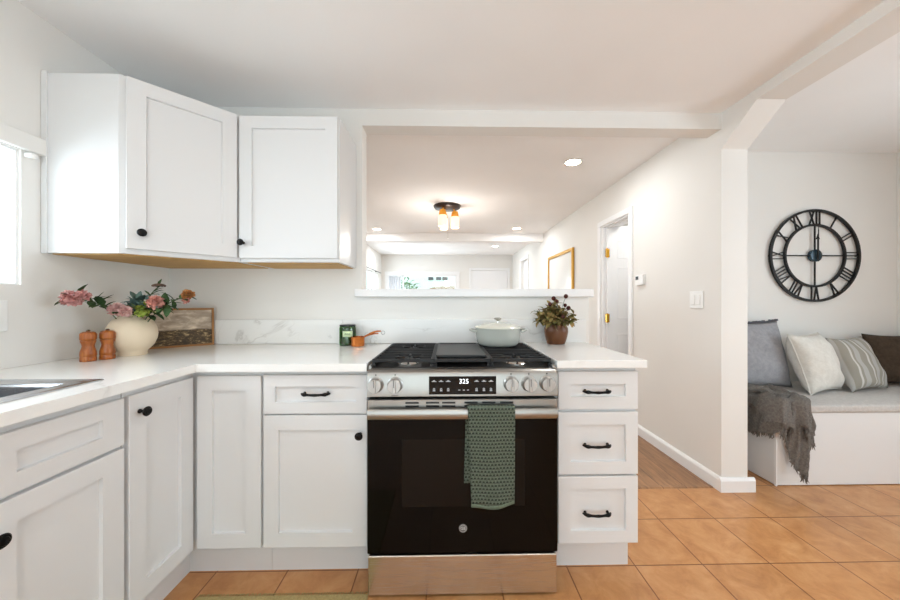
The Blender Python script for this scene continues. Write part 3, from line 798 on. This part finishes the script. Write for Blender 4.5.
# pepper mills
def mill(x, y, z, s_, label):
    c = thing('pepper_mill', (x, y, z), label, 'mill', 'wooden pepper mills beside the vase')
    MB().lathe([(q*.0276*s_, h*s_) for q, h in ((.96, 0), (1, .002), (1, .018), (.93, .021), (1, .024), (.98, .040), (.80, .058), (.74, .068), (.80, .078), (.92, .088), (.92, .092), (0, .092))], (x, y, z), 32).build('mill_body', 'mill', c, True)
    MB().lathe([(q*.0276*s_, h*s_) for q, h in ((.84, .0925), (.98, .097), (1, .102), (1, .116), (.97, .122), (.85, .128), (.6, .132), (0, .133))], (x, y, z), 32).build('mill_head', 'mill', c, True)
    MB().lathe([(.006, .1325*s_), (.008, .137*s_), (.004, .141*s_), (0, .1415*s_)], (x, y, z), 12).build('top_screw', 'chrome', c, True)
mill(-1.512, 1.413, .9145, .94, 'turned wooden pepper mill, left of the two by the vase')
mill(-1.486, 1.466, .9145, .94, 'turned wooden pepper mill touching the cream vase, right of the two')
# vase
vx, vy, vz = -1.482, 1.575, .9145
vs = MB().lathe([(q*.71, h) for q, h in ((.072, 0), (.075, .003), (.074, .018), (.086, .026), (.110, .046), (.126, .076), (.130, .100), (.124, .130), (.106, .157), (.084, .174), (.068, .183), (.064, .190), (.068, .198), (.070, .200), (.064, .200), (.058, .190), (.066, .180), (.11, .14), (.11, .08), (.07, .03), (0, .028))], (vx, vy, vz), 56)
tag(vs.build('vase', 'vase', smooth=True, ang=50, origin=(vx, vy, vz)), 'round cream stoneware vase holding flowers in the worktop corner', 'vase')
# flowers
def bloom(mb, c, rad, n=90, flat=.8, open_=1.0):
    c = Vector(c); rad *= .86
    for i in range(n):
        h = 1-2*(i+.5)/n; a = i*2.39996; q = math.sqrt(1-h*h)
        d = Vector((q*math.cos(a), q*math.sin(a), h*flat+.15)).normalized()
        k = random.uniform(.55, .95)
        side = Vector((random.uniform(-1, 1), random.uniform(-1, 1), random.uniform(-1, 1)))
        mb.leaf(c + d*rad*.25, d + side*.25, side, rad*k*.8, rad*random.uniform(.45, .75), random.uniform(-.35, .5))
    mb.ball(c, rad*.55, 10, 6)
def spray(mb, pts, n, ln, wd, spread=1.0, start=.35):
    P = [Vector(p) for p in pts]
    for i in range(n):
        t_ = start + (1-start)*random.random(); k = min(int(t_*(len(P)-1)), len(P)-2); fr = t_*(len(P)-1)-k
        base = P[k].lerp(P[k+1], fr); ax = (P[k+1]-P[k]).normalized()
        d = ax*.5 + Vector((random.uniform(-1, 1), random.uniform(-1, 1), random.uniform(-.6, .8)))*spread
        mb.leaf(base, d, (0, 0, 1), ln*random.uniform(.7, 1.15), wd*random.uniform(.8, 1.15), random.uniform(.05, .4))
def arc(end, lift=.05, n=8, start=None):
    a = Vector(start or (vx, vy, vz+.03)); e = Vector(end); m_ = Vector((vx+(e.x-vx)*.35, vy+(e.y-vy)*.35, vz+.21+lift))
    return [((1-t_)**2*a + 2*t_*(1-t_)*m_ + t_*t_*e) for t_ in [i/n for i in range(n+1)]]
def flower(label, end, blooms, leafmat, nleaf, ln=.05, wd=.025, lift=.05, start=.6, spread=.9):
    c = thing('flower_stem', (vx, vy, vz+.03), label, 'flower', 'flower stems in the cream vase')
    pts = arc(end, lift); MB().tube(pts, .0022, 6).build('stem', 'stem', c, True)
    for bc, rad, mt, n in blooms:
        b = MB(); bloom(b, bc, rad, n); b.build('bloom', mt, c, True, 60)
    if nleaf:
        b = MB(); spray(b, pts, nleaf, ln, wd, spread, start); b.build('leaves', leafmat, c, True, 60)
    return c
flower('dusty pink double bloom on a long stem leaning left out of the vase', (-1.535, 1.375, 1.180), [((-1.530, 1.368, 1.178), .046, 'pink', 130), ((-1.497, 1.378, 1.188), .034, 'pink', 90)], 'leaf', 26, .06, .030, .06, .55)
flower('pale pink fluffy bloom low on the left rim of the vase', (-1.465, 1.490, 1.128), [((-1.470, 1.488, 1.130), .040, 'palepink', 130), ((-1.438, 1.492, 1.124), .036, 'palepink', 100)], 'leaf', 14, .05, .024, .03, .5)
flower('coral pink bloom to the right above the vase', (-1.330, 1.530, 1.160), [((-1.330, 1.525, 1.162), .043, 'coral', 130)], 'bluegreen', 8, .055, .026, .05, .6)
flower('rust and mustard bloom on the rightmost stem of the vase', (-1.215, 1.560, 1.190), [((-1.212, 1.560, 1.198), .036, 'mustard', 90), ((-1.218, 1.556, 1.170), .022, 'coral', 50)], 'leaf', 14, .055, .024, .03, .62)
cu_ = flower('brown flat-topped umbel on the tallest stem of the vase', (-1.350, 1.565, 1.235), [], 'leaf', 8, .045, .020, .06, .72, .7)
b = MB()
for i in range(46):
    a = i*2.4; q = .024*math.sqrt((i+.5)/46); b.ball((-1.350+q*math.cos(a), 1.565+q*math.sin(a), 1.246-q*q*12), .005, 6, 4)
b.build('bloom', 'umbel', cu_, True)
flower('blue-green foliage sprig behind the pink blooms', (-1.475, 1.60, 1.165), [], 'bluegreen', 60, .060, .032, .03, .5, 1.3)
flower('lime green foliage sprig at the right front of the vase rim', (-1.375, 1.515, 1.128), [], 'lime', 30, .055, .024, .02, .62, 1.1)
flower('dark green foliage sprig spreading right towards the painting', (-1.285, 1.55, 1.150), [], 'leaf', 40, .06, .028, .03, .5, 1.1)
# landscape painting leaning in the corner
c = thing('landscape_painting', (-1.49, 1.825, .9145), 'small framed landscape painting with cloudy sky leaning in the worktop corner', 'painting')
pw, ph = .325, .215
A = Vector((-1.617, 1.705, .9145)); B2 = Vector((-1.352, 1.935, .9145)); u = (B2-A).normalized(); n = Vector((u.y, -u.x, 0)); pw = (B2-A).length
tl = math.radians(5)
mm = frame_m(A, u, n) @ Matrix.Rotation(tl, 4, 'X')
b = MB(mm); fw = .011
b.box((0, -.018, 0), (pw, 0, fw), .001).box((0, -.018, ph-fw), (pw, 0, ph), .001).box((0, -.018, fw), (fw, 0, ph-fw), .001).box((pw-fw, -.018, fw), (pw, 0, ph-fw), .001)
b.build('frame', 'framewood', c)
MB(mm).box((fw, -.012, fw), (pw-fw, -.006, ph-fw)).build('canvas', 'painting', c)
# potted plant
qx, qy, qz = .628, 1.872, .9235
c = thing('potted_plant', (qx, qy, qz), 'bushy green and bronze plant in a brown clay pot right of the range', 'plant')
MB().lathe([(.047, 0), (.050, .003), (.060, .035), (.0665, .070), (.0655, .090), (.058, .104), (.0585, .112), (.055, .113), (.053, .104), (.05, .098), (0, .098)], (qx, qy, qz), 40).build('pot', 'brownpot', c, True)
MB().lathe([(.052, .099), (.03, .103), (0, .104)], (qx, qy, qz), 20).build('soil', 'soil', c, True)
bs, bl = MB(), MB(); BB = []
for i in range(34):
    a = random.uniform(0, 2*PI); rr = .105*math.sqrt(random.random()); hh = random.uniform(.15, .245) - rr*.35
    tip = Vector((qx-.012+rr*math.cos(a), qy-.01+min(rr*math.sin(a), .06), qz+hh))
    base = Vector((qx+.3*rr*math.cos(a), qy+.3*rr*math.sin(a), qz+.10))
    bs.tube([base, base.lerp(tip, .5)+Vector((0, 0, .015)), tip], .0014, 5)
    for k in range(13):
        d = Vector((random.uniform(-1, 1), random.uniform(-1, .8), random.uniform(-.5, .7)))
        bl.leaf(base.lerp(tip, random.uniform(.55, 1)), d, (0, 0, 1), random.uniform(.032, .05), random.uniform(.02, .03), random.uniform(.1, .5))
    if i % 6 == 0: BB.append((tip+Vector((0, 0, .012)), random.uniform(.009, .013)))
for dx, dz in ((.05, .272), (-.02, .26), (.065, .205)):
    tip = Vector((qx+dx, qy-.02, qz+dz)); bs.tube([(qx, qy, qz+.10), (qx+dx*.5, qy-.01, qz+.19), tip], .0014, 5); BB.append((tip, .013))
tip = Vector((qx-.135, qy-.03, qz+.19)); bs.tube([(qx, qy, qz+.10), (qx-.06, qy-.01, qz+.17), tip], .0016, 5)
for k in range(6): bl.leaf(tip+Vector((.012*k, 0, -.004*k)), (random.uniform(-1, .2), random.uniform(-.6, .6), random.uniform(-1, 1)), (0, 0, 1), .03, .012, .2)
bs.build('stems', 'stem', c, True); bl.build('foliage', 'potleaf', c, True, 60)['kind'] = 'stuff'; 
for p_, r_ in BB: MB().ball(p_, r_, 8, 6).build('bud', 'bud', c, True)

# ================================================================== WALL FITTINGS
def plate(name, y, z, w, h, x, nrm, label, cat, rockers):
    c = thing(name, (x, y, z), label, cat)
    MB().box((x, y-w/2, z-h/2), (x+nrm*.007, y+w/2, z+h/2), .002).build('cover_plate', 'white', c)
    for dy in rockers:
        MB().box((x+nrm*.007, y+dy-.016, z-.034), (x+nrm*.011, y+dy+.016, z+.034), .0015).build('rocker' if cat == 'switch' else 'socket', 'white', c)
plate('light_switch', 2.180, 1.178, .116, .115, XR, -1, 'white double rocker light switch on the right wall', 'switch', (-.023, .023))
plate('wall_outlet', 1.225, 1.112, .075, .115, XL+.0005, 1, 'white outlet plate on the left wall above the sink', 'outlet', (0,))
c = thing('thermostat', (XR, 2.81, 1.353), 'small white thermostat on the right wall beside the open door', 'thermostat')
MB().box((XR-.024, 2.752, 1.308), (XR, 2.868, 1.398), .005, 2).build('casing', 'white', c)
MB().box((XR-.0248, 2.815, 1.355), (XR-.0242, 2.857, 1.385)).build('screen', 'lcd', c)
# gold framed mirror in the living room, bright reflection painted as a pale panel
c = thing('framed_pale_panel', (XR, 4.83, 1.02), 'gold-framed pale rectangular panel on the right wall of the living room', 'picture')
y0, y1, z0, z1 = 4.30, 5.36, 1.02, 1.885
b = MB(); fw = .045
b.box((XR-.030, y0, z0), (XR-.001, y1, z0+fw), .004).box((XR-.030, y0, z1-fw), (XR-.001, y1, z1), .004).box((XR-.030, y0, z0+fw), (XR-.001, y0+fw, z1-fw), .004).box((XR-.030, y1-fw, z0+fw), (XR-.001, y1, z1-fw), .004)
b.build('frame', 'goldframe', c)
MB().box((XR-.014, y0+fw, z0+fw), (XR-.010, y1-fw, z1-fw)).build('print', 'palepanel', c)  # flat pale colour stands in for what the mirror would reflect
# wall clock
CC = Vector((3.018, YN-.02, 1.542)); RR = .380
c = thing('wall_clock', (CC.x, YN-.001, CC.z), 'large round black iron clock with open roman numerals on the nook wall', 'clock')
MB().ring(CC, RR-.018, RR, -.009, .009, 96).build('outer_ring', 'clockiron', c, True, 30)
MB().ring(CC, .243, .260, -.008, .008, 80).build('inner_ring', 'clockiron', c, True, 30)
b = MB()
for a in (0, PI/2, PI, 3*PI/2):
    b.m = Matrix.Translation(CC) @ Matrix.Rotation(a, 4, 'Y'); b.box((.05, -.004, -.0045), (.242, .004, .0045))
b.build('spokes', 'clockiron', c)
b = MB().lathe([(.050, -.012), (.050, .012), (.044, .015), (0, .015)], (0, 0, 0), 36, 'y'); b.bm.transform(Matrix.Translation(CC) @ Matrix.Scale(-1, 4, (0, 1, 0)))
hb = b.build('movement_hub', mat('hub_blue_black', (42, 62, 74), .2, .3), c, True, 30)
for k in range(4):
    a = k*PI/2; x_, z_ = CC.x+(RR-.015)*math.sin(a), CC.z+(RR-.015)*math.cos(a)
    MB().box((x_-.006, CC.y+.008, z_-.006), (x_+.006, YN, z_+.006)).build('standoff', 'clockiron', c)
ROM = ['XII', 'I', 'II', 'III', 'IIII', 'V', 'VI', 'VII', 'VIII', 'IX', 'X', 'XI']
gw = {'I': .026, 'V': .054, 'X': .054}
for k, rm in enumerate(ROM):
    a = k*PI/6; b = MB(Matrix.Translation(CC) @ Matrix.Rotation(a, 4, 'Y'))
    tot = sum(gw[ch] for ch in rm); sc = min(1, .135/tot); x = -tot*sc/2
    z0, z1, hw = .256, .362, .0036
    def bar(xa, xb):
        b.prism([(xa-hw, z0), (xa+hw, z0), (xb+hw, z1), (xb-hw, z1)], -.005, .005, 'y')
    for ch in rm:
        wch = gw[ch]*sc; mdl = x+wch/2
        if ch == 'I': bar(mdl, mdl)
        elif ch == 'V': bar(mdl, mdl-wch*.34); bar(mdl, mdl+wch*.34)
        else: bar(mdl-wch*.34, mdl+wch*.34); bar(mdl+wch*.34, mdl-wch*.34)
        x += wch
    b.build('numeral', 'clockiron', c)
b = MB(Matrix.Translation(CC+Vector((0, -.022, 0)))); b.box((-.005, -.002, -.03), (.005, .002, .13), .001).prism([(-.016, .13), (.016, .13), (0, .175)], -.002, .002, 'y'); b.build('hour_hand', 'clockiron', c)
b = MB(Matrix.Translation(CC+Vector((0, -.027, 0)))); b.prism([(-.004, -.05), (.004, -.05), (.0035, .2), (0, .235), (-.0035, .2)], -.0015, .0015, 'y'); b.build('minute_hand', 'clockiron', c)

# ================================================================== NOOK BENCH
BX, BY = 2.079, 2.03
c = thing('storage_bench', (2.9, 2.34, 0), 'white painted built-in storage bench under the clock', 'bench')
MB().box((BX, BY, .004), (XN-.002, YN-.002, .461), .002).build('bench_box', 'bench', c)
MB().box((BX-.0015, BY-.002, .0), (BX+.006, BY+.012, .45)).build('corner_bead', 'trim', c)
b = MB().box((BX-.012, BY-.014, .4625), (XN-.004, YN-.004, .512), .012, 3)
b.build('bench_cushion', 'seatpad', smooth=True, ang=40, origin=(2.9, 2.34, .4625)); tag(bpy.data.objects['bench_cushion'], 'thin grey seat pad covering the whole bench top', 'cushion')
def pillow(name, m, w, h, t, c, rz, lean, roll, label, seed, piping=None):
    rnd = random.Random(seed); ph = [rnd.uniform(0, 6) for _ in range(6)]
    mt = Matrix.Translation(c) @ Matrix.Rotation(rz, 4, 'Z') @ Matrix.Rotation(lean, 4, 'X') @ Matrix.Rotation(roll, 4, 'Y')
    b = MB(); N = 22
    def prof(u, v):
        e = max(0, (1-abs(u)**2.6)*(1-abs(v)**2.6)); return e**.55
    def pos(u, v, s_):
        pin = 1-.09*(1-u*u)*(abs(v)**3); pinx = 1-.09*(1-v*v)*(abs(u)**3)
        x = u*w/2*pinx; z = v*h/2*pin
        wr = .010*math.sin(5*u+ph[0]+2*v)*math.sin(4*v+ph[1]) + .006*math.sin(11*v+ph[2]+3*u)*(1-v)*.5
        return (x, s_*(t/2*prof(u, v)) + s_*wr*prof(u, v), z - .02*(1-v*v)*0)
    for s_ in (-1, 1):
        b.grid(lambda i, j: pos(2*i-1, 2*j-1, s_), N, N)
    bmesh.ops.remove_doubles(b.bm, verts=b.bm.verts[:], dist=.0006)
    b.bm.normal_update()
    org = Vector(c)
    bmesh.ops.recalc_face_normals(b.bm, faces=b.bm.faces[:])
    me = bpy.data.meshes.new(name); b.bm.to_mesh(me); b.bm.free(); me.materials.append(M[m])
    for p in me.polygons: p.use_smooth = True
    o = bpy.data.objects.new(name, me); COL.objects.link(o); o.matrix_world = mt; tag(o, label, 'pillow', 'pillows on the bench')
    if piping:
        k = MB(); N2 = 80; pts = []
        for i in range(N2+1):
            a = i/N2*4; sd = int(a) % 4; f_ = 2*(a-int(a))-1
            u, v = [(f_, -1), (1, f_), (-f_, 1), (-1, -f_)][sd]
            q = pos(u, v, 1); pts.append(q)
        k.tube(pts, .004, 6)
        me = bpy.data.meshes.new('piping'); bmesh.ops.recalc_face_normals(k.bm, faces=k.bm.faces[:]); k.bm.to_mesh(me); k.bm.free(); me.materials.append(M[piping])
        po = bpy.data.objects.new('piping', me); COL.objects.link(po); po.parent = o
    return o
g = pillow('throw_pillow', 'linen_grey', .56, .51, .17, (2.33, 2.465, .765), math.radians(3), math.radians(-13), 0, 'large slate grey pillow with dark fringed top edge at the bench end', 1)
k = MB(); rnd = random.Random(3)
for i in range(46):
    u = -1+2*i/45; x = u*.28; zz = .26*(1-.09*(1-u*u))
    k.box((x-.006, -.004, zz-.004), (x+.007, .004, zz+rnd.uniform(.006, .016)))
me = bpy.data.meshes.new('fringe'); k.bm.to_mesh(me); k.bm.free(); me.materials.append(M['fringe'])
fo = bpy.data.objects.new('fringe', me); COL.objects.link(fo); fo.parent = g; fo['label'] = 'dark frayed fringe'
pillow('throw_pillow', 'linen_white', .42, .43, .20, (2.705, 2.36, .722), math.radians(20), math.radians(-17), 0, 'plain ivory pillow with piped edge, second along the bench', 2, 'linen_white')
pillow('throw_pillow', 'striped', .42, .40, .15, (3.075, 2.40, .706), math.radians(14), math.radians(-21), 0, 'grey and taupe striped pillow leaning between ivory and brown pillows', 5)
pillow('throw_pillow', 'brownfab', .46, .40, .15, (3.54, 2.51, .712), math.radians(-6), math.radians(-7), 0, 'dark brown pillow at the right end of the bench', 6)
# throw blanket draped over the left front corner
def drape(u, v, lay=0):
    # u 0..1 from the left end round the corner to the front; v 0..1 from seat to hem
    zt = .520+.012*lay; off = .016*lay
    if u < .40:
        q = u/.40; ex, ey = BX-.024-off-.014*math.sin(q*9), BY+.36*(1-q)-.02*q
        inx, iny = 1, 0
        hang = (.19+.06*(1-q)+.16*math.exp(-(q/.25)**2)) if not lay else .10+.05*math.sin(q*7)
    else:
        q = (u-.40)/.60; ex, ey = BX-.024-off*.5+(.205+off)*q, BY-.032-off-.014*math.sin(q*11+1)
        inx, iny = 0, 1
        hang = .15+.31*math.exp(-((q-.60)/.25)**2)-.03*q+.03*math.sin(q*20) if not lay else .10+.16*math.exp(-((q-.86)/.22)**2)+.07*math.exp(-((q-.30)/.16)**2)
    top = .20
    s_ = v*(top+hang)
    bump = .016*math.sin(u*17+v*11+lay*2)*math.sin(v*8+u*5)+.010*math.sin(u*31+v*5)
    if s_ < top:
        k = top-s_
        x = ex+inx*(k+.02); y = ey+iny*(k+.02)+.02*math.sin(v*6+u*4)*(1-iny); z = zt+.016+abs(bump)*1.3+.010*lay
    else:
        k = s_-top
        fl = (.016*math.sin(u*30+v*4+lay)+.008*math.sin(u*57+v*9))*min(1, k*8)
        x = ex - inx*(abs(fl)+.004) + iny*(fl*.7 - .10*k*max(0, q-.5)); y = ey - iny*(abs(fl)*1.3+.006); z = zt-k+.006*math.sin(u*40)+(.016+abs(bump)*1.3)*max(0, 1-k*12)
    return (x, y, z)
tb = MB().grid(drape, 80, 50).build('throw_blanket', 'throw', smooth=True, ang=180, solid=.007, origin=(BX+.05, BY, .513))
tag(tb, 'taupe knitted throw blanket draped over the left front corner of the bench', 'blanket')
def fold2(u, v): return drape(.16+.80*u, v, 1)
MB().grid(fold2, 70, 40).build('upper_fold', 'throw', tb, True, 180, solid=.007)
rnd = random.Random(9)
def fringe(fn, us):
    k = MB()
    for u in us:
        p = Vector(fn(u, 1)); k.tube([p+Vector((0, 0, .004)), p+Vector((rnd.uniform(-.006, .006), rnd.uniform(-.003, .001), -.012)), p+Vector((rnd.uniform(-.010, .010), rnd.uniform(-.005, .001), -rnd.uniform(.018, .034)))], [.0035, .003, .001], 5)
    k.tube([fn(u, .995) for u in us], .004, 5)
    k.build('fringe', 'throw', tb, True)
fringe(drape, [(i+.5)/150 for i in range(60)]); fringe(drape, [.402+.596*i/70 for i in range(71)]); fringe(fold2, [i/90 for i in range(91)])

# ================================================================== CEILING LIGHTS
def can(x, y, z, label, power):
    c = thing('recessed_light', (x, y, z), label, 'ceiling light', 'recessed ceiling lights')
    MB().ring((x, y, z-.003), .062, .080, -.003, .003, 40, 'z').build('trim_ring', 'white', c, True, 30)
    MB().lathe([(.061, z-.003), (0, z-.003)], (x, y, 0), 32).build('diffuser', 'lamp', c)
    d_ = bpy.data.lights.new('recessed_light_glow', 'AREA'); d_.shape = 'DISK'; d_.size = .11; d_.energy = power; d_.color = (.93, .97, 1)
    lo = bpy.data.objects.new('recessed_light_glow', d_); COL.objects.link(lo); lo.location = (x, y, z-.02)
PW = 6
can(1.076, 2.774, ZH, 'round recessed ceiling light nearest the open door', PW)
can(1.136, 5.30, ZH, 'round recessed ceiling light right of the glass pendant lamp, before the beam', PW)
can(1.034, 6.997, ZH, 'round recessed ceiling light beyond the beam, on the right', PW)
can(-1.142, 5.396, ZH, 'round recessed ceiling light before the beam, on the left', PW)
can(-1.148, 7.168, ZH, 'round recessed ceiling light beyond the beam, on the left', PW)
for x, y in ((-.75, .2), (.85, .2), (.05, -1.2)): can(x, y, ZK, 'added recessed fill light, unseen in the kitchen ceiling above the viewer', 3)  # unseen lamps added to light the kitchen from above
can(2.25, 3.10, ZH, 'added recessed fill light, unseen in the room behind the open door', 4)  # unseen lamp added to brighten the open door leaf
# flush lamp with three glass shades
lx, ly = .005, 4.08
c = thing('ceiling_lamp', (lx, ly, ZH), 'dark bronze flush ceiling lamp with three glowing amber glass shades', 'ceiling lamp')
MB().lathe([(.168, 0), (.168, -.012), (.155, -.030), (.12, -.042), (0, -.046)], (lx, ly, ZH), 44).build('canopy', 'bronze', c, True, 40)
for dx, dy in ((-.055, -.085), (.098, .0), (-.040, .085)):
    x, y = lx+dx, ly+dy
    so = MB().tube([(lx+dx*.8, ly+dy*.8, ZH-.035), (x, y, ZH-.075)], .008, 8).lathe([(.012, -.062), (.036, -.072), (.044, -.10), (.047, -.135), (.044, -.145), (0, -.145)], (x, y, ZH), 24).build('socket', 'amber', c, True, 40)
    MB().lathe([(.046, -.136), (.051, -.146), (.052, -.160), (.052, -.272), (.049, -.274), (.049, -.16), (.044, -.148)], (x, y, ZH), 28).build('glass_shade', 'shade', c, True, 40)
MB().tube([(lx+.01, ly-.02, ZH-.04), (lx+.01, ly-.02, ZH-.40)], .0014, 5).ball((lx+.01, ly-.02, ZH-.405), .005, 8, 6).build('pull_chain', 'chrome', c)
pl = bpy.data.lights.new('ceiling_lamp_glow', 'POINT'); pl.energy = 12; pl.color = (1, .95, .88); pl.shadow_soft_size = .12
po = bpy.data.objects.new('ceiling_lamp_glow', pl); COL.objects.link(po); po.location = (lx, ly, ZH-.50)

# ================================================================== RUG
b = MB().box((-.98, .55, .0005), (-.31, 1.305, .010), .003)
rg = tag(b.build('rug', 'jute', origin=(-.65, .95, 0)), 'tan woven jute rug on the tiles in front of the base cabinets', 'rug')
k = MB()
for i in range(70):
    x = -.975+.66*i/69; k.tube([(x, 1.304, .006), (x+random.uniform(-.003, .003), 1.312, .006), (x+random.uniform(-.005, .005), 1.319, .003)], .0022, 5)
k.build('fringe', 'jute', rg, True)

# ================================================================== OUTSIDE THE FAR WINDOW
c = thing('garden_tree', (-1.32, 10.2, -.06), 'green leafy tree outside the far window', 'tree')
MB().tube([(-1.35, 10.2, -.06), (-1.33, 10.2, .7), (-1.37, 10.2, 1.35)], [.06, .05, .03], 8).build('trunk', 'bark', c, True)
b = MB()
for i in range(420):
    q = Vector((random.gauss(0, 1), random.gauss(0, 1), random.gauss(0, 1))).normalized()*random.uniform(.3, 1)
    p_ = Vector((-1.33+q.x*.52, 10.2+q.y*.5, 1.40+q.z*.52))
    b.leaf(p_, q+Vector((random.uniform(-.6, .6), random.uniform(-.6, .6), random.uniform(-.6, .4))), (0, 0, 1), random.uniform(.10, .17), random.uniform(.05, .08), .3)
b.build('foliage', 'tree', c, True, 60)['kind'] = 'stuff'
c = thing('neighbour_house', (1, 18, -.06), 'pale mint house with dark windows seen through the far window', 'house')
MB().box((-6, 17, -.06), (8, 22, 4.6)).build('wall', 'mint', c)
for x in (-.95, -.55, -.22): MB().box((x, 16.97, 2.28), (x+.26, 17.0, 2.44)).build('window', 'blackglass', c)
MB().box((.62, 16.95, 1.9), (1.5, 17.0, 2.7)).build('window', 'blackglass', c)
MB().prism([(16.6, 4.5), (22.4, 4.5), (19.5, 6)], -6.3, 8.3, 'x').build('roof', 'roof', c)
c = thing('patio_canopy', (.1, 11.5, -.06), 'tan patio canopy outside the far window', 'canopy')
MB().prism([(-.62, 1.55), (.85, 1.55), (.8, 1.62), (.35, 1.68), (-.15, 1.68), (-.55, 1.62)], 10.9, 12.4, 'y').build('canopy_top', 'roof', c)
for x in (-.5, .72):
    for y in (11.0, 12.3): MB().tube([(x, y, -.06), (x, y, 1.56)], .03, 8).build('post', 'trim', c)
